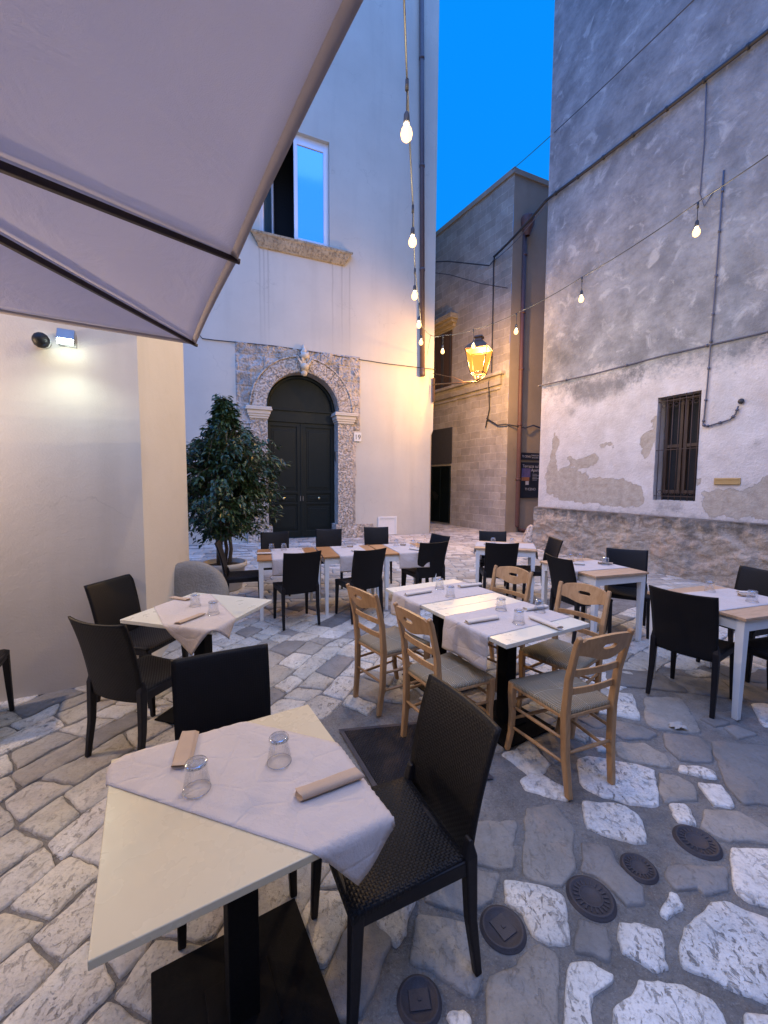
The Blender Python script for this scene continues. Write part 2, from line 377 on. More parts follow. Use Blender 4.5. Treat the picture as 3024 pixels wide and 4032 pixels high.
M['napkin'] = simple('tan_paper_napkin', (.46, .345, .25), .95, .08, 20, .4, .003, .1)
M['napkin_pale'] = simple('pale_paper_napkin', (.60, .53, .45), .95, .06, 20, .4, .003, .1)
def glass():
    t = NT('clear_glass'); lw = t.n('ShaderNodeLayerWeight', Blend=.28); g = t.n('ShaderNodeBsdfGlossy', Color=(.95, .97, 1, 1), Roughness=.03); tr = t.n('ShaderNodeBsdfTransparent', Color=(.992, .995, .995, 1))
    mx = t.n('ShaderNodeMixShader'); t.t.links.new(t.ramp(lw.outputs['Fresnel'], [(0, .0), (.6, .03), (.9, .12), (1, .35)]), mx.inputs[0]); t.t.links.new(tr.outputs[0], mx.inputs[1]); t.t.links.new(g.outputs[0], mx.inputs[2]); t.t.links.new(mx.outputs[0], t.out.inputs[0]); return t.m
M['glass'] = glass()
def glass_edge():
    t = NT('glass_edge'); g = t.n('ShaderNodeBsdfGlossy', Color=(1, 1, 1, 1), Roughness=.08); tr = t.n('ShaderNodeBsdfTransparent', Color=(.80, .82, .84, 1))
    mx = t.n('ShaderNodeMixShader', Fac=.32); t.t.links.new(tr.outputs[0], mx.inputs[1]); t.t.links.new(g.outputs[0], mx.inputs[2]); t.t.links.new(mx.outputs[0], t.out.inputs[0]); return t.m
M['glass_edge'] = glass_edge()
M['steel'] = simple('dull_metal', (.30, .29, .28), .35, .1, 20, .1, .001, Metallic=.9)
M['brass'] = simple('brass', (.80, .62, .30), .25, .05, 20, .05, .001, Metallic=1.0)
M['pipe'] = simple('brown_painted_pipe', (.085, .055, .055), .55, .2, 8, .2, .002)
M['pipe_red'] = simple('rusty_red_pipe', (.10, .048, .04), .6, .25, 6, .25, .003)
M['cable'] = simple('dark_cable', (.03, .03, .035), .6, .2, 20, .1, .001)
M['cable_grey'] = simple('grey_cable', (.10, .10, .125), .6, .2, 20, .1, .001)
M['door'] = simple('dark_green_paint', (.006, .0105, .0095), .5, .15, 6, .15, .002, .22)
M['dark'] = simple('dark_interior', (.006, .006, .007), .8)
M['shutter'] = simple('dark_grey_shutter', (.045, .043, .04), .6, .2, 9, .2, .002)
M['brown_wood'] = wood('old_brown_wood', (.055, .032, .02), (.095, .06, .04), .6, (10, 10, 1.2))
M['white_frame'] = simple('white_window_frame', (.74, .74, .76), .35, .03, 5, .05, .001)
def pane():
    t = NT('reflecting_pane'); return t.bsdf((.20, .42, .80), .06, t.bump(t.noise(1.2, 2), .05, .02), .8, Metallic=.85)  # blue of the reflected sky is put into the pane colour
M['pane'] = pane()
M['pane_dim'] = simple('dim_glass', (.07, .13, .17), .12, .05, 3, .02, .001, .8)
def canvas():
    t = NT('umbrella_canvas'); s = t.scaled(900, 900, 900); w = t.noise(420, 2, .5); n = t.noise(1.1, 5, .6)
    c = t.mix(n, (.61, .59, .66), (.69, .67, .74)); c = t.mix(t.math('MULTIPLY', w, .25), c, (.48, .47, .53))
    sp = t.ramp(t.vor(3.1), [(.0, 1), (.018, .8), (.03, 0)]); c = t.mix(t.math('MULTIPLY', sp, .45), c, (.13, .11, .11))
    d = t.n('ShaderNodeBsdfDiffuse', Color=c, Normal=t.bump(t.math('ADD', t.math('MULTIPLY', w, .1), t.math('MULTIPLY', t.noise(2.4, 5, .6, None, 1.2), 1.0)), .55, .03)); tr = t.n('ShaderNodeBsdfTranslucent', Color=c)
    mx = t.n('ShaderNodeMixShader', Fac=.40); t.t.links.new(d.outputs[0], mx.inputs[1]); t.t.links.new(tr.outputs[0], mx.inputs[2]); t.t.links.new(mx.outputs[0], t.out.inputs[0])
    return t.m
M['canvas'] = canvas()
M['hem'] = simple('umbrella_hem', (.42, .38, .41), .9, .08, 30, .2, .002, .1)
M['rib'] = wood('dark_umbrella_rib', (.022, .012, .012), (.036, .02, .018), .45)
M['boulder'] = simple('grey_millstone', (.27, .25, .21), .9, .38, 5, .9, .012, .2)
M['pot'] = simple('pale_plastic_pot', (.50, .47, .43), .5, .05, 6, .1, .002)
M['soil'] = simple('soil', (.05, .035, .02), .95, .3, 30, .8, .01)
M['bark'] = simple('ficus_bark', (.17, .14, .11), .85, .25, 16, .6, .005)
def leafm():
    t = NT('ficus_leaf'); g = t.n('ShaderNodeNewGeometry').outputs['Random Per Island']
    c = t.mix(g, (.014, .038, .016), (.050, .095, .036))
    return t.bsdf(c, .38, None, .5)
M['leaf'] = leafm()
def emis(name, col, strength, tr=.5):
    t = NT(name); e = t.n('ShaderNodeEmission', Color=(*col, 1), Strength=strength); tb = t.n('ShaderNodeBsdfTransparent')
    mx = t.n('ShaderNodeMixShader', Fac=1 - tr); t.t.links.new(tb.outputs[0], mx.inputs[1]); t.t.links.new(e.outputs[0], mx.inputs[2]); t.t.links.new(mx.outputs[0], t.out.inputs[0]); return t.m
M['bulb'] = emis('glowing_bulb_glass', (1, .56, .20), 5.5, .45)
M['lantern_glass'] = emis('amber_lantern_glass', (1, .33, .03), 2.0, .5)
M['led'] = emis('led_face', (.85, 1, .92), 60, .0)
M['lantern_metal'] = simple('lantern_metal', (.08, .045, .02), .5, .2, 12, .2, .002)
M['tile'] = simple('yellow_ceramic', (.42, .27, .10), .35, .1, 12, .1, .002)
M['rust'] = simple('rusty_iron', (.055, .032, .024), .7, .3, 18, .5, .003)
M['poster'] = simple('black_poster', (.012, .011, .014), .5, .2, 8)
M['ink'] = simple('pale_print', (.42, .42, .46), .7)
M['poster_pic'] = simple('printed_evening_picture', (.10, .08, .20), .6, .5, 7)
M['poster_pic2'] = simple('printed_orange_glow', (.30, .12, .05), .6, .4, 7)
M['plate'] = simple('white_number_plate', (.68, .66, .60), .4, .04)
M['grate'] = None
def grate():
    t = NT('iron_tread_plate'); s = t.sep(t.co()); k = 2 * math.pi / .022
    a = t.math('SINE', t.math('MULTIPLY', t.math('ADD', s[0], s[1]), k)); b = t.math('SINE', t.math('MULTIPLY', t.math('SUBTRACT', s[0], s[1]), k))
    h = t.math('MAXIMUM', a, b); n = t.noise(6, 6, .65)
    c = t.mix(t.ramp(n, [(.4, 0), (.7, 1)]), (.012, .011, .013), (.030, .027, .029)); c = t.mix(t.math('MULTIPLY', t.ramp(t.noise(3, 3), [(.6, 0), (.7, 1)]), .5), c, (.07, .04, .025))
    return t.bsdf(c, .65, t.bump(h, .9, .004), .25)
M['grate'] = grate()
M['drain'] = simple('drain_iron', (.055, .05, .056), .6, .25, 20, .6, .003, .3)
M['granite'] = simple('grey_block', (.23, .22, .21), .8, .2, 18, .5, .005, .2)
M['paper'] = simple('crumpled_paper', (.35, .33, .30), .9)
# ================================================================== GROUND
g = MB(); g.add([(-45, -20, -.012), (45, -20, -.012), (45, 70, -.012), (-45, 70, -.012)], [(0, 1, 2, 3)])
tag(g.build('ground', M['mortar']), kind='structure')

TR = {'w1': [(0.765, 2.187), (0.837, 2.242), (0.922, 2.251), (0.971, 2.176), (1.025, 2.122), (0.995, 2.032), (0.92, 2.056), (0.843, 2.082), (0.779, 2.116)], 'w2': [(1.182, 2.37), (1.255, 2.402), (1.408, 2.368), (1.538, 2.325), (1.601, 2.274), (1.445, 1.997), (1.311, 2.006), (1.176, 2.071), (1.097, 2.139), (1.133, 2.268)], 'w3': [(1.058, 2.047), (1.139, 2.046), (1.272, 2.022), (1.309, 1.945), (1.278, 1.835), (1.246, 1.778), (1.156, 1.791), (1.046, 1.83), (0.992, 1.877), (1.023, 1.962)], 'w4': [(1.767, 2.323), (1.89, 2.312), (1.948, 2.271), (1.912, 2.195), (1.809, 2.224), (1.73, 2.263)], 'w5': [(1.774, 2.187), (1.902, 2.159), (1.848, 2.001), (1.722, 2.002), (1.737, 2.099)], 'w6': [(1.503, 2.028), (1.594, 2.027), (1.602, 1.973), (1.547, 1.88), (1.466, 1.901), (1.466, 1.959)], 'w7': [(0.516, 1.608), (0.572, 1.613), (0.705, 1.577), (0.755, 1.538), (0.724, 1.432), (0.69, 1.369), (0.659, 1.347), (0.587, 1.377), (0.539, 1.409), (0.541, 1.467), (0.482, 1.512)], 'w8': [(1.183, 1.559), (1.216, 1.559), (1.216, 1.508), (1.198, 1.49), (1.094, 1.447), (1.083, 1.477), (1.13, 1.517)], 'w9': [(0.907, 1.448), (0.971, 1.443), (1.055, 1.422), (1.038, 1.367), (1.003, 1.288), (0.942, 1.282), (0.903, 1.31), (0.855, 1.339), (0.869, 1.391)], 'w10': [(1.323, 1.525), (1.404, 1.52), (1.536, 1.436), (1.298, 1.174), (1.138, 1.248), (1.048, 1.295), (1.055, 1.337), (1.146, 1.438), (1.244, 1.472)], 'w11': [(0.657, 1.325), (0.744, 1.318), (0.8, 1.279), (0.783, 1.256), (0.7, 1.219), (0.667, 1.177), (0.634, 1.081), (0.531, 1.082), (0.594, 1.213)], 'w12': [(0.87, 1.269), (0.933, 1.269), (1.021, 1.249), (1.084, 1.211), (1.094, 1.17), (1.038, 1.08), (0.696, 1.081), (0.726, 1.183), (0.807, 1.218)], 'w13': [(1.607, 1.781), (1.858, 1.761), (1.614, 1.47), (1.473, 1.524), (1.458, 1.572), (1.537, 1.687)], 'w14': [(1.576, 3.007), (1.853, 3.181), (1.999, 3.143), (1.928, 2.97), (1.837, 2.771), (1.664, 2.847), (1.545, 2.879)], 'w15': [(1.376, 2.613), (1.449, 2.575), (1.49, 2.537), (1.417, 2.422), (1.35, 2.445), (1.354, 2.539)], 'w16': [(-0.021, 1.479), (0.034, 1.515), (0.131, 1.551), (0.148, 1.532), (0.114, 1.461), (0.1, 1.396), (0.055, 1.35), (0.03, 1.373), (-0.056, 1.412)], 'w17': [(0.211, 1.182), (0.264, 1.182), (0.289, 1.162), (0.289, 1.103), (0.226, 1.103), (0.208, 1.162)], 'w18': [(1.151, 1.184), (1.27, 1.169), (1.188, 1.079), (1.083, 1.099)], 'g1': [(0.736, 1.995), (0.906, 2.024), (0.946, 1.877), (0.847, 1.648), (0.769, 1.567), (0.661, 1.587), (0.597, 1.628), (0.662, 1.8)], 'g2': [(0.451, 1.909), (0.681, 1.921), (0.639, 1.813), (0.574, 1.65), (0.483, 1.65), (0.397, 1.673)], 'g3': [(0.93, 1.799), (1.058, 1.773), (1.061, 1.668), (1.092, 1.575), (1.058, 1.508), (0.973, 1.491), (0.94, 1.546), (0.895, 1.606), (0.857, 1.648)], 'g4': [(1.28, 1.69), (1.53, 1.675), (1.44, 1.563), (1.312, 1.535), (1.306, 1.563), (1.21, 1.564), (1.199, 1.625)], 'g5': [(0.163, 1.58), (0.375, 1.662), (0.511, 1.64), (0.493, 1.598), (0.463, 1.512), (0.415, 1.503), (0.338, 1.451), (0.279, 1.473), (0.165, 1.514)], 'g6': [(0.134, 1.478), (0.276, 1.456), (0.379, 1.434), (0.35, 1.272), (0.316, 1.197), (0.236, 1.234), (0.172, 1.279), (0.086, 1.307), (0.108, 1.38)], 'g7': [(0.36, 1.265), (0.517, 1.348), (0.576, 1.37), (0.641, 1.325), (0.528, 1.082), (0.298, 1.083)], 'g8': [(0.758, 1.466), (0.819, 1.461), (0.862, 1.44), (0.843, 1.361), (0.802, 1.303), (0.758, 1.328), (0.687, 1.336)], 'g9': [(1.608, 2.264), (1.709, 2.234), (1.746, 2.16), (1.686, 2.042), (1.582, 2.043), (1.473, 2.02), (1.527, 2.136)], 'g10': [(1.512, 2.537), (1.701, 2.535), (1.763, 2.408), (1.724, 2.293), (1.621, 2.304), (1.451, 2.367), (1.445, 2.433)], 'g11': [(1.892, 2.647), (2.126, 2.593), (2.086, 2.449), (2.004, 2.331), (1.796, 2.354), (1.796, 2.475)], 'g12': [(1.661, 1.988), (1.841, 1.986), (1.927, 1.83), (1.881, 1.773), (1.557, 1.801), (1.543, 1.859)], 'g13': [(2.137, 2.568), (2.583, 2.491), (2.171, 2.014), (1.88, 2.017), (1.917, 2.177), (1.993, 2.301)], 'g14': [(2.05, 3.106), (2.361, 3.102), (2.161, 2.618), (1.902, 2.673), (1.826, 2.729)], 'g15': [(1.631, 2.788), (1.808, 2.702), (1.85, 2.621), (1.747, 2.559), (1.58, 2.561), (1.538, 2.651)]}
DR = [(1.483, 1.801, .086), (1.127, 1.668, .066), (0.851, 1.539, .084), (0.459, 1.422, .077), (0.124, 1.203, .066)]
GRT = [(-0.278, 2.634), (-0.022, 2.096), (0.612, 2.204), (0.356, 2.742)]
ZR = [(.0, 1.0), (-.08, 1.5), (.15, 1.62), (.38, 1.72), (.45, 2.0), (.72, 2.1), (.78, 2.3), (1.1, 2.45), (1.38, 2.66), (1.5, 3.05), (1.75, 3.25), (2.2, 3.45), (3.2, 3.6), (6, 3.2), (6, 0), (0, 0)]
pv = MB()
def stone(poly, kind, pit, rnd, h=0.0, shrink=.006, rough=.006, step=.028, chaikin=2, edge=.011):
    if sum(poly[i - 1][0] * poly[i][1] - poly[i][0] * poly[i - 1][1] for i in range(len(poly))) < 0: poly = poly[::-1]
    pts = [Vector((x, y)) for x, y in poly]
    for _ in range(chaikin):
        q = []
        for i in range(len(pts)):
            a, b = pts[i], pts[(i + 1) % len(pts)]; k = .10 if _ == 0 else .25
            q += [a.lerp(b, k), a.lerp(b, 1 - k)]
        pts = q
    res = []
    for i in range(len(pts)):
        a, b = pts[i], pts[(i + 1) % len(pts)]; n = max(1, int((b - a).length / step))
        res += [a.lerp(b, k / n) for k in range(n)]
    c = sum(res, Vector((0, 0))) / len(res); sx = rnd * 50
    rad = max(.03, sum((p - c).length for p in res) / len(res))
    def ring(off, z, zr):
        o = []
        for p in res:
            d = p - c; L = d.length or 1
            nz = noise.noise(Vector((p.x * 14, p.y * 14, sx))) * rough * 1.5 + noise.noise(Vector((p.x * 45, p.y * 45, sx))) * rough * .8
            q = c + d / L * max(L * .2, L - off + nz)
            o.append((q.x, q.y, z + (noise.noise(Vector((q.x * 9, q.y * 9, sx + 5))) * zr)))
        return o
    R0 = ring(shrink, -.016, 0); R1 = ring(shrink + edge * .25, h - .005, .001); R2 = ring(shrink + edge, h, .003)
    R3 = []
    for (x, y, z) in ring(shrink + edge, h, .003):
        q = c.lerp(Vector((x, y)), .55); R3.append((q.x, q.y, h + .0015 + noise.noise(Vector((q.x * 9, q.y * 9, sx + 5))) * .005))
    n = len(res); vs = R0 + R1 + R2 + R3 + [(c.x, c.y, h + .002)]
    fs = []
    for r in range(3):
        for k in range(n):
            a, b = r * n + k, r * n + (k + 1) % n; fs.append((a, b, b + n, a + n))
    fs += [(3 * n + k, 3 * n + (k + 1) % n, 4 * n) for k in range(n)]
    pv.add(vs, fs, True, (kind, pit, rnd, 1))
rs = random.Random(11)
for k_, p_ in TR.items():
    for i_, (x_, y_) in enumerate(p_):
        for dx_, dy_, r_ in DR:
            L_ = math.hypot(x_ - dx_, y_ - dy_)
            if L_ < r_ * 1.25: p_[i_] = (dx_ + (x_ - dx_) / L_ * r_ * 1.25, dy_ + (y_ - dy_) / L_ * r_ * 1.25)
for k, p in TR.items():
    if k[0] == 'w': stone(p, .9 + rs.random() * .1, 1.0, rs.random(), .002, .004, .009)
    else: stone(p, .16 + rs.random() * .22, .35, rs.random(), .001, .004, .008, .02)
TRL = list(TR.values())
def blocked_R(poly, c):
    for q in TRL:
        if inpoly(c, q) or pdist(c, q) < .03: return True
        for v in poly:
            if pdist(v, q) < -.012: return True
        for v in q:
            if inpoly(v, poly): return True
    return False
def bad(poly, c):
    if inpoly(c, GRT) or any(inpoly(v, GRT) for v in poly): return True
    for x, y, r in DR:
        if math.hypot(c[0] - x, c[1] - y) < r + .06 or any(math.hypot(v[0] - x, v[1] - y) < r + .01 for v in poly): return True
    return False
def bricks(org, ang, u0, u1, v0, v1, rw, ln, accept, kindf, seed, jit=.026, step=.03, wob=.13, skip=.02, gap=.0025, rough=.009):
    r = random.Random(seed); ca, sa = math.cos(ang), math.sin(ang)
    def W(u, v):
        u2 = u + wob * noise.noise(Vector((u * .9, v * .9, seed))); v2 = v + wob * 1.3 * noise.noise(Vector((u * .7, v * .7, seed + 9)))
        u2 += .03 * noise.noise(Vector((u * 4, v * 4, seed + 3))); v2 += .03 * noise.noise(Vector((u * 4, v * 4, seed + 4)))
        return (org[0] + u2 * ca - v2 * sa, org[1] + u2 * sa + v2 * ca)
    vb = [v0]
    while vb[-1] < v1: vb.append(vb[-1] + r.uniform(*rw))
    jr = [[0] * 3 for _ in vb]
    for j in range(len(vb) - 1):
        u = u0 + r.uniform(-.3, 0); sk = 0
        while u < u1:
            L = r.uniform(*ln); sk2 = r.uniform(-jit, jit) * 1.6
            a, b = vb[j], vb[j + 1]
            cen = W(u + L / 2, (a + b) / 2)
            jj = lambda: r.uniform(-jit, jit) * .35
            poly = [W(u - sk, a), W(u + L * .5, a + jj()), W(u + L - sk2, a), W(u + L + sk2, b), W(u + L * .5, b + jj()), W(u + sk, b)]
            if accept(cen, poly) and r.random() > skip:
                kd, pt = kindf(r, cen); far = cen[1] > 4.5
                stone(poly, kd, pt, r.random(), r.uniform(-.003, .003), gap + r.uniform(0, .005), rough, step if not far else .06, 2 if not far else 1)
            u += L; sk = sk2
def kL(r, c):
    q = r.random()
    if q < .74: return r.uniform(.68, .92), r.uniform(.5, 1)
    if q < .85: return r.uniform(.42, .62), r.uniform(.3, .8)
    return r.uniform(.2, .4), .3
def inR(c): return inpoly(c, ZR)
bricks((-3.3, .7), R(67), -.6, 6.2, -4.4, 2.6, (.14, .27), (.15, .42), lambda c, p: c[1] < 5.4 and c[0] < .15 + c[1] * .06 and c[0] > -4.6 and not inR(c) and not bad(p, c), kL, 3)
bricks((0, 2.4), R(33), -2.5, 5, -2.8, 4.6, (.14, .29), (.15, .38), lambda c, p: c[1] < 5.4 and c[0] >= .15 + c[1] * .06 and c[0] < 6 and not inR(c) and not bad(p, c), kL, 5)
def kA(r, c):
    return (r.uniform(.5, .85), r.uniform(.2, .6)) if r.random() < .85 else (r.uniform(.3, .5), .3)
bricks((0, 5.4), R(10), -6.5, 9, .0, 12, (.15, .24), (.2, .42), lambda c, p: c[1] >= 5.4 and c[1] < 17 and -5 < c[0] < 7.5, kA, 8, .02, .06, .12)
def kR(r, c):
    return (r.uniform(.10, .36), .4) if r.random() < .8 else (r.uniform(.7, .95), 1)
acc = []
def okR(c, p):
    if not inR(c) or c[1] < .85 or bad(p, c) or blocked_R(p, c): return False
    acc.append(p); return True
bricks((0, .6), R(-14), -.5, 6.5, -.4, 5, (.3, .46), (.34, .6), okR, kR, 21, .04, .035, .06, 0, .004)
def okS(c, p):
    if not inR(c) or c[1] < .85 or bad(p, c) or blocked_R(p, c): return False
    for q in acc:
        if inpoly(c, q) or any(inpoly(v, q) for v in p) or any(inpoly(v, p) for v in q): return False
    return True
bricks((0, .6), R(20), -1, 6.5, -1.5, 4, (.09, .14), (.1, .2), okS, lambda r, c: (r.uniform(.1, .3), .2) if r.random() < .8 else (.8, 1), 22, .02, .03, .05, .15, .003)
tag(pv.build('stone_paving', M['paving'], color=True), kind='structure')

# drain covers, tread plate, bits
dl = ['round drain cover nearest the right-hand white paving slabs', 'small ring-rimmed drain cover, second from the right of the row', 'large dark ribbed drain cover in the middle of the row', 'flat drain cover with a square centre beside the black chair leg', 'drain cover with a square centre at the bottom edge of the paving']
for i, (x, y, r) in enumerate(DR):
    e = empty('drain_cover', (x, y, 0), rs.random() * 3, label=dl[i], cat='drain cover', group='round drain covers set in the paving')
    m = MB(); m.lathe([(r * 1.12, -.013), (r * 1.10, -.006), (r * 1.0, -.004), (r, .0), (r * .95, .001), (r * .88, .001), (r * .86, -.004), (0.001, -.004)], 40); m.build('rim', M['drain'], e)
    m = MB()
    if i in (0, 1, 2):
        m.lathe([(r * .55, -.004), (r * .55, -.001), (r * .5, .0), (r * .45, -.004)], 32)
        for k in range(20): a = k * math.pi / 10; m.box((r * .55, -.003, -.0039), (r * .8, .003, .0), Matrix.Rotation(a, 4, 'Z'))
    else: m.box((-r * .42, -r * .5, -.0038), (r * .42, r * .5, .0)); m.box((-r * .08, -r * .1, .0), (r * .1, r * .08, .003))
    m.build('lid', M['drain'], e, .001)
gx = [Vector((x, y, 0)) for x, y in GRT]; gc = sum(gx, Vector()) / 4
e = empty('tread_plate', gc, R(-62), label='square iron tread plate set in the paving behind the black chair', cat='floor hatch')
inv = Matrix.Rotation(R(62), 4, 'Z')
loc = [inv @ (p - gc) for p in gx]
m = MB(); m.add([(p.x * .95, p.y * .95, .003) for p in loc] + [(p.x * .95, p.y * .95, -.02) for p in loc], [(0, 1, 2, 3), (4, 5, 1, 0), (5, 6, 2, 1), (6, 7, 3, 2), (7, 4, 0, 3)]); m.build('plate', M['grate'], e)
m = MB()
for i in range(4):
    a, b = loc[i], loc[(i + 1) % 4]; m.add([a * 1.05 + Vector((0, 0, .001)), b * 1.05 + Vector((0, 0, .001)), b * .96 + Vector((0, 0, .001)), a * .96 + Vector((0, 0, .001))], [(0, 1, 2, 3)])
m.build('frame', M['drain'], e)
m = MB()
def crump(u, v): return (.09 * (u - .5) + .01 * math.sin(9 * v), .07 * (v - .5), .012 + .03 * abs(noise.noise(Vector((u * 5, v * 5, 2)))) + .03 * u * (1 - u))
m.grid(8, 8, crump); o = m.build('crumpled_paper', M['paper'], loc=(2.02, 2.68, 0)); tag(o, 'crumpled scrap of paper on the paving under the black chair at the right', 'litter')

# ================================================================== FACADE (left building)
A_F = math.atan2(-.3887, -.92136)
F = empty('cream_building', (1.57, 13.36, 0), A_F, label='tall cream plastered building with an arched stone portal and green door', cat='building')
# local: +X runs left along the wall, +Y points out to the square
def wallgrid(mb, xs, zs, y, holes, out=1):
    for i in range(len(xs) - 1):
        for j in range(len(zs) - 1):
            cx, cz = (xs[i] + xs[i + 1]) / 2, (zs[j] + zs[j + 1]) / 2
            if any(a < cx < b and c < cz < d for a, b, c, d in holes): continue
            q = [(xs[i], y, zs[j]), (xs[i + 1], y, zs[j]), (xs[i + 1], y, zs[j + 1]), (xs[i], y, zs[j + 1])]
            mb.add(q, [(0, 1, 2, 3) if out < 0 else (3, 2, 1, 0)])
m = MB()
portal = (2.5, 6.0, -1, 5.37); win = (3.42, 5.32, 8.22, 11.08)
wallgrid(m, [0, .09, 2.5, 2.76, 3.42, 5.32, 5.7, 6.0, 13], [0, 3.2, 3.35, 5.37, 8.22, 11.08, 19], 0, [(2.5, 6.0, 3.2, 5.37), (2.76, 5.7, -1, 3.3), win, (0, .09, -1, 3.35)])
m.add([(0, 0, 3.35), (0, 0, 19), (0, -9, 19), (0, -9, 3.35)], [(0, 1, 2, 3)])
m.add([(.09, 0, 0), (.09, 0, 3.2), (0, -.1, 3.2), (0, -.1, 0)], [(0, 1, 2, 3)])
m.add([(.09, 0, 3.2), (.09, 0, 3.35), (0, 0, 3.35), (0, -.1, 3.2)], [(0, 1, 2, 3)])
m.add([(0, -.1, 0), (0, -.1, 3.2), (0, 0, 3.35), (0, -9, 3.35), (0, -9, 0)], [(0, 1, 2, 3, 4)])
m.add([(0, 0, 19), (13, 0, 19), (13, -9, 19), (0, -9, 19)], [(0, 1, 2, 3)])
x0, x1, z0, z1 = win
for q in ([(x0, 0, z0), (x0, 0, z1), (x0, -.28, z1), (x0, -.28, z0)], [(x1, 0, z0), (x1, -.28, z0), (x1, -.28, z1), (x1, 0, z1)], [(x0, 0, z1), (x1, 0, z1), (x1, -.28, z1), (x0, -.28, z1)], [(x0, 0, z0), (x0, -.28, z0), (x1, -.28, z0), (x1, 0, z0)]): m.add(q, [(0, 1, 2, 3)])
m.build('wall', M['cream'], F)
# portal masonry: rough blocks round the arch
ax, az, ri, ro = 4.2, 3.72, 1.02, 1.42
def zin(x): d = abs(x - ax); return az + math.sqrt(max(0, ri * ri - d * d)) if d < ri else 3.2
m = MB(); N = 112
def pb(u, v):
    x = 2.5 + 3.5 * u; z = zin(x) + (5.37 - zin(x)) * v
    row = int(z / .42); bx = (x + (row % 2) * .3) / .62; fx = abs(bx - round(bx)) * .62; fz = abs(z / .42 - round(z / .42)) * .42
    jn = min(1, min(fx, fz) / .03)
    y = .0 + .03 * jn + .05 * fbm(x * 3, z * 3, 1, 5) * jn + .02 * noise.noise(Vector((x * 20, z * 20, 3)))
    if u in (0, 1) or v in (0, 1): y = min(y, .0)
    return (x, y, z)
m.grid(N, 60, pb, False)
# block strips beside the pilasters and below
for xa, xb in ((2.64, 2.745), (5.66, 5.86)):
    m.grid(8, 70, lambda u, v, xa=xa, xb=xb: (xa + (xb - xa) * u + (.09 * noise.noise(Vector((v * 9, xa, 0))) if (u == 0 and xa < 3) or (u == 1 and xa > 3) else 0), .012 + .012 * fbm(u * 2, v * 18, 4) + (.0 if 0 < u < 1 else -.004), 3.2 * v), False)
m.build('portal_blocks', M['portal_back'], F)
m = MB()      # reveal of the opening
arc = [(ax - ri, 0.0), (ax - ri, az)] + [(ax - ri * math.cos(a), az + ri * math.sin(a)) for a in [math.pi * k / 32 for k in range(33)]] + [(ax + ri, az), (ax + ri, 0.0)]
for i in range(len(arc) - 1):
    (xa, za), (xb, zb) = arc[i], arc[i + 1]; m.add([(xa, .03, za), (xb, .03, zb), (xb, -.42, zb), (xa, -.42, za)], [(0, 1, 2, 3)])
m.build('portal_reveal', M['portal'], F)
m = MB(); nb = 11
for k in range(nb):
    a0, a1 = math.pi * (k + .012) / nb, math.pi * (k + .988) / nb; off = .055 + .012 * random.random()
    def vb_(u, v, w, a0=a0, a1=a1):
        a = a0 + (a1 - a0) * u; r = ri - .004 + (ro - ri + .03 * math.sin(k * 3.1)) * v
        return (ax - r * math.cos(a), (w if 0 < v < 1 or w < 0 else w - .015) + .018 * noise.noise(Vector((r * 9, a * 12, k))), az + r * math.sin(a))
    m.grid(8, 8, lambda u, v: vb_(u, v, off), False)
    m.grid(8, 1, lambda u, v: vb_(u, 0 if v == 0 else 0.0001, off if v else -.01), False); m.grid(8, 1, lambda u, v: (lambda p: (p[0], p[1] if v else -.01, p[2]))(vb_(u, .9999, off)), False)
# outer moulding
m.tube([(ax - (ro + .02) * math.cos(a), .05, az + (ro + .02) * math.sin(a)) for a in [math.pi * k / 40 for k in range(41)]], .028, 6)
m.build('arch', M['portal'], F)
m = MB()      # carved keystone: acanthus wedge
for k, (w, z, y) in enumerate([(.12, 4.72, .10), (.15, 4.88, .17), (.12, 5.02, .13), (.17, 5.16, .19), (.10, 5.30, .12), (.06, 5.40, .08)]):
    m.lathe([(.001, -.10), (w * .62, -.07), (w * .78, 0), (w * .5, .07), (.001, .10)], 10, (4.19, y - .02, z))
for sx in (-1, 1):
    m.tube([(4.19 + sx * .05, .1, 4.75), (4.19 + sx * .10, .17, 4.95), (4.19 + sx * .19, .15, 5.10), (4.19 + sx * .20, .17, 5.02)], [.04, .045, .035, .03], 8)
    m.tube([(4.19, .1, 4.8), (4.19 + sx * .06, .2, 5.05), (4.19 + sx * .09, .16, 5.28)], [.04, .04, .02], 8)
m.build('keystone', M['capital'], F)
for xa, xb in ((2.74, 3.2), (5.2, 5.66)):
    m = MB()
    def pil(u, v, xa=xa, xb=xb):
        return (xa + (xb - xa) * u, .05 + (.02 * noise.noise(Vector((u * 9, v * 40, xa))) + .012 * noise.noise(Vector((u * 30, v * 110, xa)))), .43 + 2.98 * v)
    m.grid(10, 70, pil, False); m.box((xa, -.42, .43), (xb, .035, 3.41)); m.build('pilaster', M['portal'], F)
    m = MB(); cx = (xa + xb) / 2; w = (xb - xa) / 2
    for (dw, z0, z1, dy) in ((.02, 3.38, 3.44, .09), (.05, 3.44, 3.50, .11), (.075, 3.50, 3.60, .13), (.12, 3.60, 3.645, .17), (.105, 3.645, 3.70, .16)):
        m.box((cx - w - dw, -.41, z0), (cx + w + dw, dy, z1))
    m.build('capital', M['capital'], F, .012, 2)
m = MB()
for (a, b, h, y) in ((2.64, 3.29, .42, .13), (2.07, 2.64, .40, .05), (5.11, 5.76, .42, .13)):
    m.grid(12, 8, lambda u, v: (a + (b - a) * u, y + .02 * fbm(u * 5, v * 4, a), h * v), False); m.box((a, -.4, 0), (b, y - .01, h))
m.build('plinth', M['portal'], F)
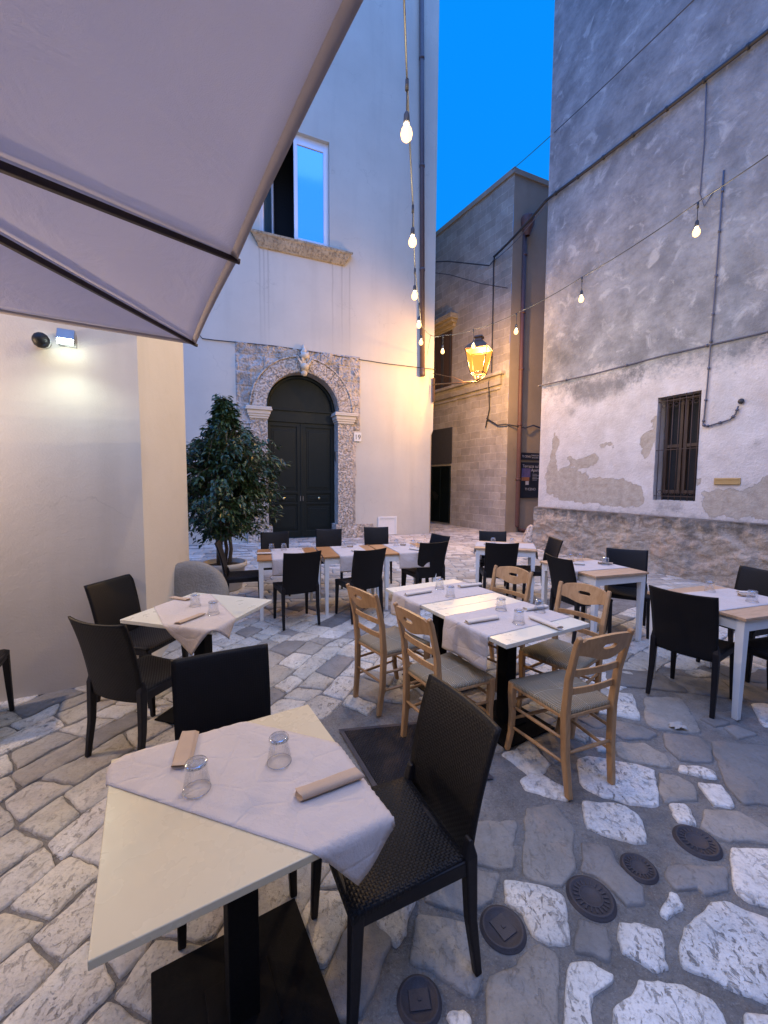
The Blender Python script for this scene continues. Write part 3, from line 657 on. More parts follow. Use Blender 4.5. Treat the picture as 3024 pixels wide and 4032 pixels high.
# green door
D = empty('door', (0, 0, 0)); D.parent = F
yd = -.36
m = MB(); m.add([(ax - ri * math.cos(a) if True else 0, yd - .03, az + ri * math.sin(a)) for a in [math.pi * k / 32 for k in range(33)]] + [(ax, yd - .03, az)], [tuple(range(34))])
m.tube([(ax - (ri - .05) * math.cos(a), yd, az + (ri - .05) * math.sin(a)) for a in [math.pi * k / 32 for k in range(33)]], .06, 6)
m.box((ax - ri, yd - .05, 3.38), (ax + ri, yd + .05, 3.74)); m.box((ax - ri, yd - .05, 3.70), (ax + ri, yd + .09, 3.745))
m.build('transom', M['door'], D, .006)
for s, (xa, xb) in enumerate(((3.19, 4.2), (4.2, 5.21))):
    m = MB(); m.box((xa, yd - .08, .02), (xb, yd - .02, 3.38))
    for (za, zb) in ((.0, .22), (.98, 1.06), (1.30, 1.40), (3.24, 3.38)): m.box((xa + .004, yd - .021, za + .02), (xb - .004, yd + .012, zb))
    for (pa, pb_) in ((xa + .003, xa + .13), (xb - .13, xb - .003)): m.box((pa, yd - .021, .024), (pb_, yd + .014, 3.376))
    for (za, zb) in ((.27, .93), (1.09, 1.27), (1.46, 3.18)):
        m.box((xa + .16, yd - .022, za), (xb - .16, yd - .010, zb)); m.box((xa + .21, yd - .022, za + .05), (xb - .21, yd + .004, zb - .05))
    lf = m.build('leaf', M['door'], D, .008)
    k = MB(); k.lathe([(.0, 0), (.018, .0), (.014, .03), (.034, .045), (.042, .065), (.03, .085), (.0, .09)], 16)
    kn = k.build('knob', M['brass'], lf, loc=((xa + xb) / 2 + (.03 if s else -.0), yd + .012, 1.19)); kn.rotation_euler = (R(-90), 0, 0)
m = MB(); m.box((4.15, yd + .012, 1.11), (4.25, yd + .022, 1.25)); m.build('lock_plate', M['steel'], D, .003)
m = MB(); m.box((4.17, yd - .02, .03), (4.23, yd + .03, 3.37)); m.build('meeting_rail', M['door'], D, .008)
m = MB(); m.box((3.19, -.25, 2.3), (3.225, -.12, 2.58)); m.build('doorbell', M['steel'], F, .004)
# window
W = empty('window', (0, 0, 0)); W.parent = F
x0, x1, z0, z1 = win; yw = -.10
m = MB(); m.box((x0 - .2, -1.4, z0 - .3), (x1 + .2, -1.3, z1 + .3)); m.box((x0 - .3, -1.4, z0 - .3), (x0 - .25, -.29, z1 + .3)); m.box((x1 + .25, -1.4, z0 - .3), (x1 + .3, -.29, z1 + .3)); m.box((x0 - .3, -1.4, z1 + .25), (x1 + .3, -.29, z1 + .3)); m.box((x0 - .3, -1.4, z0 - .3), (x1 + .3, -.29, z0 - .25))
m.build('dark_room', M['dark'], W)
m = MB(); fw = .06
for a, b in (((x0, yw - .06, z0), (x0 + fw, yw, z1)), ((x1 - fw, yw - .06, z0), (x1, yw, z1)), ((x0 + fw, yw - .06, z1 - .16), (x1 - fw, yw, z1)), ((x0 + fw, yw - .06, z0), (x1 - fw, yw - .0, z0 + .05))): m.box(a, b)
m.build('frame', M['white_frame'], W, .008)
def sash(name, w, h):
    m = MB(); s = .10
    m.box((0, -.03, 0), (s, .03, h)); m.box((w - s, -.03, 0), (w, .03, h)); m.box((s, -.03, 0), (w - s, .03, s * 1.1)); m.box((s, -.03, h - s), (w - s, .03, h))
    o = m.build('sash', M['white_frame'], W, .01); return o
h = z1 - z0 - .23
a = sash('sash', .92, h); a.location = (x0 + fw, yw + .02, z0 + .05)
m = MB(); m.box((.1, -.006, .11), (.82, .004, h - .1)); m.build('pane', M['pane'], a)
b = sash('sash', .86, h); b.location = (x1 - fw, yw + .02, z0 + .05); b.rotation_euler = (0, 0, R(180 + 62))
m = MB(); m.box((.1, -.006, .11), (.76, .004, h - .1)); m.build('pane', M['pane_dim'], b)
m = MB(); prof = [(0, 0), (.16, 0), (.16, -.05), (.13, -.10), (.10, -.20), (.04, -.34), (0, -.36)]
L = [(2.78, z0 - .01), (5.62, z0 - .01)]
vs = [(x - (0 if False else (0.28 * (0 if i < 3 else (i - 2) / 4) * (-1 if x < 4 else 1))), y, z0 - .01 + z) for x in (2.78, 5.58) for i, (y, z) in enumerate(prof)]
n = len(prof); m.add(vs, [(i, i + 1, n + i + 1, n + i) for i in range(n - 1)] + [tuple(range(n))[::-1], tuple(range(n, 2 * n))]); m.build('sill', M['sill'], F)
# downpipe (leans a little)
m = MB(); P = lambda z: (.47 + (z - 5.05) * .0175, .12, z)
m.tube([P(5.05), P(19)], .072, 12)
for z in (5.2, 8.2, 11.2, 14.2): p = P(z); m.tube([(p[0], p[1], z - .04), (p[0], p[1], z + .04)], .084, 12)
m.lathe([(.06, 0), (.085, .02), (.085, .14), (.075, .18)], 12, P(5.0)); m.build('downpipe', M['pipe'], F)
m = MB(); m.box((1.27, .0, .03), (1.33, .03, .60)); m.box((1.85, .0, .03), (1.91, .03, .60)); m.box((1.33, .0, .54), (1.85, .03, .60)); m.box((1.33, .0, .03), (1.85, .015, .54)); m.build('meter_door', M['white_paint'], F, .004)
m = MB(); m.tube([(-.05, .025, 5.29), (1.6, .03, 5.27), (3.2, .02, 5.31), (4.9, .035, 5.36), (6.5, .02, 5.31), (6.78, .02, 5.31), (6.9, .02, 5.45), (6.9, .02, 6.0)], .012, 6)
o = m.build('facade_cable', M['cable'], None); o.location = F.location; o.rotation_euler = F.rotation_euler; tag(o, 'thin dark cable running along the cream wall just above the stone portal', 'cable')
pl = empty('house_number_plate', F.matrix_basis @ Vector((2.59, .035, 3.02)), A_F, label='small white ceramic plate with the house number 19', cat='number plate')
m = MB(); m.box((-.115, -.008, -.13), (.115, .008, .13)); m.build('tile', M['plate'], pl, .004)
text('19', .20, M['cable'], pl, (0, .010, -.01), (R(90), 0, R(180)))

# ================================================================== RIGHT BUILDING
A_R = math.atan2(-.91074, .41297)
Rb = empty('weathered_building', (3.947, 10.43, 0), A_R, label='tall weathered grey and white building with peeling plaster and a barred window', cat='building')
PEEL = [[(0.46, 2.89), (0.62, 2.67), (0.56, 2.47), (0.47, 2.28), (0.61, 2.07), (0.49, 1.77), (0.23, 1.56), (0.22, 1.82), (0.37, 2.49)], [(0.36, 1.87), (0.8, 2.06), (1.09, 2.0), (1.44, 1.8), (1.75, 1.79), (2.42, 1.74), (2.68, 1.61), (2.73, 1.33), (2.57, 1.2), (1.24, 1.23), (0.57, 1.31), (0.23, 1.45)], [(0.85, 2.3), (1.2, 2.23), (1.58, 2.35), (1.69, 2.2), (1.43, 1.99), (0.97, 2.1)], [(2.64, 2.68), (2.76, 2.7), (2.85, 2.45), (2.78, 2.22), (2.66, 2.19), (2.56, 2.52)], [(2.8, 2.9), (2.89, 2.95), (2.92, 2.37), (2.8, 2.5)], [(3.71, 1.52), (3.9, 1.6), (4.25, 1.58), (4.47, 1.65), (4.61, 1.84), (4.95, 1.89), (6, 1.95), (6, 1.1), (3.92, 1.15), (3.72, 1.2)], [(3.62, 1.8), (3.69, 1.76), (3.71, 1.61), (3.61, 1.61)], [(1.7, 2.54), (2.0, 2.51), (2.01, 2.42), (1.73, 2.45)]]
DIRT = [[(0.79, 4.01), (1.14, 4.05), (1.67, 3.99), (2.06, 3.94), (2.37, 3.94), (2.71, 3.94), (2.67, 3.83), (2.34, 3.67), (2.26, 3.48), (1.89, 3.51), (1.69, 3.41), (1.27, 3.4), (0.99, 3.5), (0.8, 3.72)], [(0.75, 3.44), (1.05, 3.44), (1.11, 3.19), (0.82, 3.26)], [(2.93, 1.36), (3.38, 1.36), (3.56, 1.17), (2.98, 1.10)], [(0.1, 4.94), (0.64, 4.92), (1.13, 4.45), (0.47, 4.43)], [(4.33, 2.31), (4.49, 2.34), (4.47, 2.23), (4.36, 2.21)], [(.5, 1.13), (6, 1.12), (6, 1.03), (.5, 1.03)]]
def wmask(s, z):
    s0_, z0_ = s, z; s += .07 * fbm(s0_ * 5, z0_ * 5, 3, 4); z += .07 * fbm(s0_ * 5, z0_ * 5, 8, 4)
    pe = max((min(1, max(0, .5 - pdist((s, z), q) / .10)) for q in PEEL), default=0) if s < 6.2 and z < 3.2 else 0
    di = max((min(1, max(0, .42 - pdist((s, z), q) / .30)) for q in DIRT)) if s < 6.2 and z < 5.3 else 0
    zc = 8.5 - .03 * s
    if z < zc: di = max(di, .62 * max(0, 1 - (zc - z) / (.35 + .55 * (.5 + noise.noise(Vector((s * 4, 0, 0)))))))
    bz = 3.95 + .35 * noise.noise(Vector((s * .9, 0, 4))) - .05 * s
    up = min(1, max(0, .5 + (z - bz) / .9))
    if z > 4.2: up = .5 + .5 * up
    return pe, di, up
m = MB()
ss = sorted(set([round(i * .075, 3) for i in range(0, 90)] + [2.89, 3.625] + [6.9, 7.6, 8.5, 10, 12, 14, 17])); zs = sorted(set([round(1.0 + i * .075, 3) for i in range(0, 108)] + [0, 1.37, 3.285] + [9.4, 10, 10.7, 11.5, 12.5, 14, 16, 18]))
idx = {}
for j, z in enumerate(zs):
    for i, s in enumerate(ss):
        idx[i, j] = len(m.v); m.v.append((s, .012 * noise.noise(Vector((s * 1.3, z * 1.3, 0))) + .005 * noise.noise(Vector((s * 6, z * 6, 2))) if s > 0 else 0, z)); pe, di, up = wmask(s, z); m.col.append((pe, di, up, 1))
for j in range(len(zs) - 1):
    for i in range(len(ss) - 1):
        cs, cz = (ss[i] + ss[i + 1]) / 2, (zs[j] + zs[j + 1]) / 2
        if 2.89 < cs < 3.625 and 1.37 < cz < 3.285: continue
        m.f.append((idx[i, j], idx[i + 1, j], idx[i + 1, j + 1], idx[i, j + 1])); m.sm.append(True)
def q4(vs, up=.4): m.add(vs, [(0, 1, 2, 3)], False, (0, .1, up, 1))
q4([(0, 0, 0), (0, 0, 18), (0, 7, 18), (0, 7, 0)], .9); q4([(0, 0, 18), (17, 0, 18), (17, 7, 18), (0, 7, 18)])
for q in ([(2.89, 0, 1.37), (2.89, 0, 3.285), (2.89, .32, 3.285), (2.89, .32, 1.37)], [(3.625, 0, 1.37), (3.625, .32, 1.37), (3.625, .32, 3.285), (3.625, 0, 3.285)], [(2.89, 0, 3.285), (3.625, 0, 3.285), (3.625, .32, 3.285), (2.89, .32, 3.285)], [(2.89, 0, 1.37), (2.89, .32, 1.37), (3.625, .32, 1.37), (3.625, 0, 1.37)]): q4(q, .2)
m.build('wall', M['weathered'], Rb, color=True)
m = MB()
def base(u, v):
    s = -.06 + 9.2 * u; z = 1.06 * v
    y = -.055 - .05 * (1 - v) - .05 * fbm(s * 2.2, z * 3.4, 7, 5) - .014 * noise.noise(Vector((s * 16, z * 16, 2)))
    if v == 1: y = -.05
    return (s, y, z)
m.grid(300, 40, base, True)
m.add([(-.06, -.05, 1.06), (9.14, -.05, 1.06), (9.14, .02, 1.085), (-.06, .02, 1.085)], [(0, 1, 2, 3)]); m.add([(-.06, -.05, 0), (-.06, -.05, 1.06), (-.06, 1.5, 1.06), (-.06, 1.5, 0)], [(0, 1, 2, 3)])
m.build('base_course', M['rubble'], Rb)
Wn = empty('window', (0, 0, 0)); Wn.parent = Rb
m = MB(); m.box((2.88, .26, 1.36), (3.635, .34, 3.295)); m.build('shutter', M['dark'], Wn)
m = MB()
for (a, b) in ((2.93, 3.24), (3.27, 3.59)):
    m.box((a, .20, 1.5), (a + .05, .258, 3.26)); m.box((b - .05, .20, 1.5), (b, .258, 3.26))
    for z in (1.5, 2.35, 3.2): m.box((a + .05, .205, z), (b - .05, .255, z + .06))
m.build('casement', M['brown_wood'], Wn, .003)
m = MB()
for k in range(7):
    x = 2.935 + k * .108; m.tube([(x, .035, 1.37), (x, .035, 3.285)], .008, 6)
for z in (1.44, 2.3, 3.2): m.box((2.89, .024, z), (3.625, .046, z + .012))
for k in range(6):
    x = 2.989 + k * .108
    for z in (3.12, 1.52): m.tube([(x + .035 * math.cos(a), .035, z + .035 * math.sin(a)) for a in [2 * math.pi * i / 12 for i in range(13)]], .004, 5)
m.build('grille', M['rust'], Wn)
o = MB().box((3.90, -.02, 1.665), (4.27, .0, 1.775)).box((3.92, -.035, 1.67), (4.25, -.02, 1.69)).box((3.925, -.028, 1.745), (4.245, -.02, 1.765)).build('vent_tile', M['tile'], None, .006, 3)
def onR(o): o.location = Rb.location; o.rotation_euler = Rb.rotation_euler; return o
tag(onR(o), 'small yellow ceramic ventilation slot set in the white wall', 'wall vent')
def wire(name, pts, r, mat, place, label, cat='cable', n=6, clips=0, cr=1.8):
    m = MB(); m.tube(pts, r, n)
    if clips:
        P = [Vector(p) for p in pts]
        for i in range(len(P) - 1):
            k = max(1, int((P[i + 1] - P[i]).length / clips))
            for q in range(k):
                c = P[i].lerp(P[i + 1], (q + .5) / k); d = (P[i + 1] - P[i]).normalized() * .018; m.tube([c - d, c + d], r * cr, 6)
    o = m.build(name, mat)
    if place: place(o)
    return tag(o, label, cat)
def sag(a, b, n=16, s=.0):
    a, b = Vector(a), Vector(b); return [a.lerp(b, i / n) - Vector((0, 0, s * 4 * (i / n) * (1 - i / n))) for i in range(n + 1)]
wire('wall_cable', [(-.1, -.03, 4.12), (.02, -.03, 4.12), (1.5, -.03, 4.05), (3.0, -.03, 4.04), (4.35, -.03, 3.98), (9, -.03, 3.9)], .014, M['cable_grey'], onR, 'grey cable crossing the weathered wall just above the barred window', clips=.9)
wire('wall_conduit', [(3.76, -.025, 6.75), (3.75, -.025, 5.5), (3.74, -.03, 4.72), (3.72, -.03, 3.4), (3.70, -.03, 2.80), (3.69, -.03, 2.70), (3.72, -.03, 2.655), (3.80, -.03, 2.66), (4.08, -.03, 2.72), (4.15, -.03, 2.80), (4.18, -.03, 2.92)], .013, M['cable_grey'], onR, 'grey vertical conduit hooking round beside the barred window', clips=.42)
wire('hanging_cable', [(3.42, -.02, 8.35), (3.44, -.02, 7.4), (3.42, -.02, 6.6), (3.5, -.02, 6.35), (3.62, -.02, 6.5)], .009, M['cable_grey'], onR, 'thin cable dropping from the black cable bundle to the string light hook')
o = MB().lathe([(.0, 0), (.035, .005), (.045, .03), (.03, .05), (.0, .055)], 14).build('junction_cap', M['cable']); o.location = Rb.matrix_basis @ Vector((4.21, -.0, 2.99)); o.rotation_euler = (R(90), 0, A_R); tag(o, 'small black round cable cap above the hooked conduit', 'cable cap')
bl = [(-.02, -.06, 8.52), (1.2, -.05, 8.47), (2.5, -.05, 8.43), (4.3, -.05, 8.38), (9, -.05, 8.3)]
wire('cable_bundle', bl, .032, M['cable'], onR, 'thick black bundle of cables clamped along the upper weathered wall', n=8, clips=.55, cr=1.45)

# ================================================================== ALLEY BUILDING
A_G = math.atan2(.85513, -.51842)
Gb = empty('alley_building', (4.06, 13.6, 0), A_G, label='old stone block building at the mouth of the alley, behind the street lantern', cat='building')
# local X along the left face, +Y outward (left).  right face runs along direction d2
d2 = Vector((.91698, .39894, 0)); inv = Matrix.Rotation(-A_G, 4, 'Z'); e2 = inv @ d2
m = MB(); m.grid(60, 80, lambda u, v: (12 * u, .02 * fbm(u * 14, v * 12, 3, 5), 11.45 * v), True); m.build('wall', M['alley'], Gb)
m = MB(); H = 11.5
def g2(s, y, z): n2 = Vector((e2.y, -e2.x, 0)); p = e2 * s + n2 * y; return (p.x, p.y, z)      # y>0 = outward
sgn = 1 if (Matrix.Rotation(A_G, 4, 'Z') @ Vector(g2(0, 1, 0))).y < 0 else -1
def G2(s, y, z): return g2(s, y * sgn, z)
m.add([G2(0, 0, 0), G2(7, 0, 0), G2(7, 0, H), G2(0, 0, H)], [(0, 1, 2, 3)]); m.build('side_wall', M['alley2'], Gb)
m = MB(); m.box((-.05, -.3, 11.42), (12, .06, 11.58)); 
m.add([G2(-.02, .05, 11.40), G2(7, .05, 11.40), G2(7, .05, 11.56), G2(-.02, .05, 11.56), G2(-.02, -.3, 11.40), G2(7, -.3, 11.40), G2(7, -.3, 11.56), G2(-.02, -.3, 11.56)], [(0, 1, 2, 3), (3, 2, 6, 7), (0, 4, 5, 1), (0, 3, 7, 4), (1, 5, 6, 2)])
m.build('parapet', M['alley2'], Gb)
m = MB(); m.box((.3, -.05, 4.95), (12, .10, 5.25)); m.box((.15, -.05, 5.25), (12, .22, 5.36)); m.box((.35, -.05, 4.80), (12, .05, 4.88)); m.build('string_course', M['alley'], Gb, .02)
m = MB(); m.box((2.68, -.05, 7.58), (4.1, .12, 7.70)); m.box((2.62, -.05, 7.70), (4.1, .25, 7.82)); m.box((2.56, -.05, 7.82), (4.1, .34, 8.02)); m.build('window_hood', M['sill'], Gb, .02)
m = MB(); m.box((2.86, .0, 5.37), (3.90, .03, 7.5)); w = m.build('window', M['brown_wood'], Gb)
m = MB()
for k in range(2): m.box((2.9 + k * .5, .03, 5.4), (2.94 + k * .5, .055, 7.46)); m.box((3.32 + k * .5, .03, 5.4), (3.36 + k * .5, .055, 7.46))
m.build('frame', M['shutter'], w)
m = MB(); m.box((2.75, .0, 2.42), (4.15, .03, 3.82)); m.build('blind', M['shutter'], Gb, .005)
m = MB(); m.box((2.80, .0, .08), (2.86, .06, 2.34)); m.box((3.92, .0, .08), (3.98, .06, 2.34)); m.box((2.86, .0, 2.28), (3.92, .06, 2.34)); m.box((2.86, .0, .08), (3.92, .012, 2.28))
for k in range(54):
    z = .12 + k * .04; m.add([(2.87, .014, z + .03), (3.38, .014, z + .03), (3.38, .05, z), (2.87, .05, z)], [(0, 1, 2, 3)]); m.add([(3.41, .014, z + .03), (3.91, .014, z + .03), (3.91, .05, z), (3.41, .05, z)], [(0, 1, 2, 3)])
m.box((3.375, .0, .09), (3.415, .058, 2.27)); m.build('louvre_shutter', M['door'], Gb)
m = MB(); m.tube([G2(.40, .09, 9.8), G2(.41, .09, 5), G2(.44, .09, .22), G2(.52, .10, .10), G2(.7, .12, .06), G2(1.4, .12, .05)], .07, 10)
for z in (9.0, 7.2, 5.4, 3.6, 1.8): m.tube([G2(.42, .09, z - .03), G2(.42, .09, z + .03)], .085, 10)
m.lathe([(.075, -.42), (.10, -.36), (.20, -.1), (.22, .10), (.20, .16), (.12, .20), (.0, .2)], 16, G2(.41, .2, 9.95)); m.build('downpipe', M['pipe_red'], Gb)
def onG(o): o.location = Gb.location; o.rotation_euler = Gb.rotation_euler; return o
wire('wall_cable', [(.72, .06, 9.2), (.77, .04, 9.0), (.75, .04, 7.6), (.74, .04, 5.4), (.8, .1, 5.1), (.78, .06, 4.2), (.95, .05, 3.6)], .022, M['cable'], onG, 'dark vertical cable down the corner of the alley building, right of the lantern', clips=1.1)
wire('wall_cable', [(.78, .05, 9.1), (.95, .06, 9.02), (2.5, .6, 9.7), (4.5, 1.6, 10.2)], .02, M['cable'], onG, 'dark cable hung from the alley building towards the cream building')
wire('wall_cable', [(3.9, .8, 9.9), (2.49, .5, 9.25), (1.2, .2, 8.5), (.1, .08, 7.95)], .012, M['cable'], onG, 'thin lower cable hung across the upper alley front')
wire('wall_cable', [(.9, .05, 3.9), (.4, .06, 3.62), (.0, .08, 3.6)] + [G2(.3, .1, 3.55), G2(.6, .15, 3.5), G2(1.0, .1, 3.62), G2(1.6, .06, 3.5)], .022, M['cable'], onG, 'drooping cable looped across the alley building behind its downpipe')
for i, (a, b, z0, z1) in enumerate(((.58, 1.42, 2.46, 2.70), (.58, 1.44, 1.17, 2.38))):
    p = Gb.matrix_basis @ Vector(G2((a + b) / 2, .03, (z0 + z1) / 2))
    ang = math.atan2(d2.y, d2.x)
    e = empty('poster' if i else 'shop_sign', p, ang, label=['narrow black sign with pale lettering above the poster in the alley', 'tall black restaurant poster with pale script lettering and a small picture'][i], cat=['sign', 'poster'][i])
    w, h = (b - a) / 2, (z1 - z0) / 2
    m = MB(); m.box((-w, -.01, -h), (w, .015, h)); m.build('panel', M['poster'], e, .003)
    if i == 0:
        text('TI CENO', .10, M['ink'], e, (-.20, -.014, -.01), (R(90), 0, 0), ext=.001); text('TERRAZZA', .07, M['ink'], e, (.17, -.014, .03), (R(90), 0, 0), ext=.001); text('RISTORANTE', .05, M['ink'], e, (.18, -.014, -.045), (R(90), 0, 0), ext=.001)
    else:
        text('Terrazza sul', .145, M['ink'], e, (-.02, -.014, .47), (R(90), 0, 0), ext=.001); text('Apero', .15, M['ink'], e, (.20, -.014, .34), (R(90), 0, 0), ext=.001)
        text('TI CENO', .12, M['ink'], e, (0, -.014, -.31), (R(90), 0, 0), ext=.001)
        for k in range(5): m = MB(); m.box((.08, -.013, .20 - k * .05), (.08 + (.28 if k % 2 else .2), -.0105, .212 - k * .05)); m.build('print_line', M['ink'], e)
        m = MB(); m.box((-.40, -.0135, .10), (-.02, -.0105, .40)); m.build('picture', M['poster_pic'], e)
        m = MB(); m.box((-.40, -.0135, -.02), (-.06, -.0105, .10)); m.build('picture', M['poster_pic2'], e)
        m = MB(); m.box((-.22, -.0135, -.16), (-.08, -.0105, -.03)); m.build('emblem', M['ink'], e)
# guard stone
m = MB(); m.lathe([(.24, 0), (.23, .1), (.17, .35), (.10, .52), (.05, .58), (.0, .59)], 18)
for i, v in enumerate(m.v): m.v[i] = tuple(Vector(v) + Vector((noise.noise(Vector(v) * 6), noise.noise(Vector(v) * 6 + Vector((5, 5, 5))), 0)) * .025)
o = m.build('guard_stone', M['portal'], loc=(3.86, 10.62, 0)); tag(o, 'rough conical guard stone at the far corner of the weathered building', 'guard stone')

# ================================================================== NEAR WALL (left)
A_N = math.atan2(.50533, .86293)
Nb = empty('near_building', (-2.891, 2.944, 0), A_N, label='near cream building with rough plaster and a wall floodlight', cat='building')
inv = Matrix.Rotation(-A_N, 4, 'Z'); c2 = inv @ (Vector((-2.39, 4.95, 0)) - Vector((-2.891, 2.944, 0)))
m = MB(); m.add([(-6, 0, 0), (.985, 0, 0), (.985, 0, 6), (-6, 0, 6)], [(0, 1, 2, 3)]); m.add([(.985, 0, 0), (c2.x, c2.y, 0), (c2.x, c2.y, 6), (.985, 0, 6)], [(0, 1, 2, 3)])
m.add([(c2.x, c2.y, 0), (c2.x - 5, c2.y + 1.2, 0), (c2.x - 5, c2.y + 1.2, 6), (c2.x, c2.y, 6)], [(0, 1, 2, 3)])
m.add([(-6, 0, 6), (.985, 0, 6), (c2.x, c2.y, 6), (c2.x - 5, c2.y + 1.2, 6), (-6, 5, 6)], [(0, 1, 2, 3, 4)])
m.build('wall', M['cream_near'], Nb, .012, 3)
NM = Nb.matrix_basis
fl = empty('floodlight', NM @ Vector((.53, 0, 2.69)), A_N, label='lit square LED floodlight fixed high on the near cream wall', cat='floodlight')
m = MB(); m.box((-.03, -.09, .02), (.03, .0, .06)); m.box((-.055, -.012, -.0), (.055, .0, .10)); m.build('bracket', M['steel'], fl, .003)
mt = Matrix.Translation((0, -.10, .03)) @ Matrix.Rotation(R(-38), 4, 'X')
m = MB(); m.box((-.055, -.03, -.035), (.055, .0, .085), mt); m.build('housing', M['steel'], fl, .004)
m = MB(); m.box((-.046, -.033, -.06), (.046, -.004, -.0351), mt); m.build('lamp_face', M['led'], fl)
cm = empty('security_camera', NM @ Vector((.38, 0, 2.70)), A_N, label='round dark camera mounted on the near wall beside the floodlight', cat='security camera')
m = MB(); m.lathe([(.0, 0), (.05, 0), (.05, .03), (.046, .04)], 20); b_ = m.build('base', M['white_paint'], cm); b_.rotation_euler = (R(90), 0, 0)
m = MB(); m.lathe([(.0, -.055), (.02, -.052), (.04, -.038), (.053, -.01), (.053, .012), (.04, .038), (.02, .052), (.0, .055)], 20); b_ = m.build('dome', M['black_plastic'], cm, loc=(0, -.075, -.005))
m = MB(); m.lathe([(.0, 0), (.03, .0), (.035, .02), (.0, .03)], 16); b_ = m.build('lens', M['glass'], cm, loc=(.02, -.12, -.02)); b_.rotation_euler = (R(100), 0, 0)

# millstone leaning on the wall
e = empty('millstone', (-2.13, 4.40, .385), R(14), label='round grey millstone leaning against the near cream wall corner', cat='millstone'); e.rotation_euler = (R(-8), 0, R(12))
m = MB(); n = 48; vs = []
def ms(r, y): return [((r + .02 * noise.noise(Vector((math.cos(2 * math.pi * k / n) * 2, math.sin(2 * math.pi * k / n) * 2, 1)))) * math.cos(2 * math.pi * k / n), y + .012 * noise.noise(Vector((math.cos(2 * math.pi * k / n) * r * 6, math.sin(2 * math.pi * k / n) * r * 6, 3))), (r + .0) * math.sin(2 * math.pi * k / n)) for k in range(n)]
rings = [ms(.001, -.12), ms(.14, -.119), ms(.27, -.115), ms(.35, -.105), ms(.395, -.075), ms(.41, 0), ms(.40, .08), ms(.33, .11), ms(.001, .12)]
fs = []
for r in range(len(rings) - 1):
    for k in range(n): a, b = r * n + k, r * n + (k + 1) % n; fs.append((a, b, b + n, a + n))
m.add([v for r in rings for v in r], fs, True); m.build('stone_disc', M['boulder'], e)

# unseen building added behind the camera: blocks low sky, bounces warm light
m = MB(); m.box((-11, -7, 0), (12, -5.5, 9.5)); b_ = m.build('wall', M['cream'], None)
rb = empty('restaurant_building', (0, -5.5, 0), 0, label='cream building closing the square behind the camera', cat='building'); b_.parent = rb; b_.location = (0, 5.5, 0)
m = MB(); m.box((-11.1, -7.1, 9.5), (12.1, -5.3, 9.8)); o = m.build('cornice', M['sill'], rb); o.location = (0, 5.5, 0)
for x in (-6, -2, 2, 6):
    m = MB(); m.box((x - .55, -5.52, 4.6), (x + .55, -5.47, 6.6)); o = m.build('shutter', M['door'], rb); o.location = (0, 5.5, 0)
    m = MB(); m.box((x - .6, -5.52, .02), (x + .6, -5.47, 2.6)); o = m.build('door', M['brown_wood'], rb); o.location = (0, 5.5, 0)
# ================================================================== FICUS
fe = empty('potted_ficus', (-2.48, 6.25, 0), 0, label='large dark green potted ficus beside the green door', cat='potted tree')
m = MB(); m.lathe([(.0, 0), (.24, 0), (.26, .02), (.31, .34), (.345, .36), (.345, .42), (.325, .43), (.31, .42), (.30, .36), (.29, .34)], 40); m.build('pot', M['pot'], fe)
m = MB(); m.lathe([(.30, .36), (.15, .38), (.0, .385)], 24); m.build('soil', M['soil'], fe)
rf = random.Random(5)
m = MB()
for k in range(4):
    a = k * 1.7; x, y = .08 * math.cos(a), .06 * math.sin(a)
    pts = [(x, y, .36)]; 
    for j in range(1, 9): pts.append((x * (1 - j * .12) + .05 * math.sin(j + k), y + .04 * math.cos(j * 1.3 + k), .36 + j * .26))
    m.tube(pts, [.032 - i * .0028 for i in range(9)], 8)
m.build('trunk', M['bark'], fe)
def cr_r(z):      # crown radius profile by height
    P = [(.70, .30), (.86, .60), (1.05, .78), (1.4, .86), (1.7, .90), (1.95, .90), (2.15, .84), (2.32, .70), (2.44, .50), (2.52, .26), (2.66, .16), (2.84, .10)]
    for (a, b), (c, d) in zip(P, P[1:]):
        if a <= z <= c: return b + (d - b) * (z - a) / (c - a)
    return .05
lv = MB(); br = MB()
def leaf(p, d, L, w, roll):
    d = d.normalized(); s = d.cross(Vector((0, 0, 1))); s = s.normalized() if s.length > .01 else Vector((1, 0, 0)); s = Matrix.Rotation(roll, 3, d) @ s; nn = s.cross(d)
    a = p + d * L * .45 + s * w * .5 + nn * w * .12; b = p + d * L * .45 - s * w * .5 + nn * w * .12; t = p + d * L - nn * L * .12
    q = p + d * L * .5 - nn * .003
    lv.add([p, a, t, b, q], [(0, 4, 1), (4, 2, 1), (0, 3, 4), (4, 3, 2)], False)
nb_ = 0
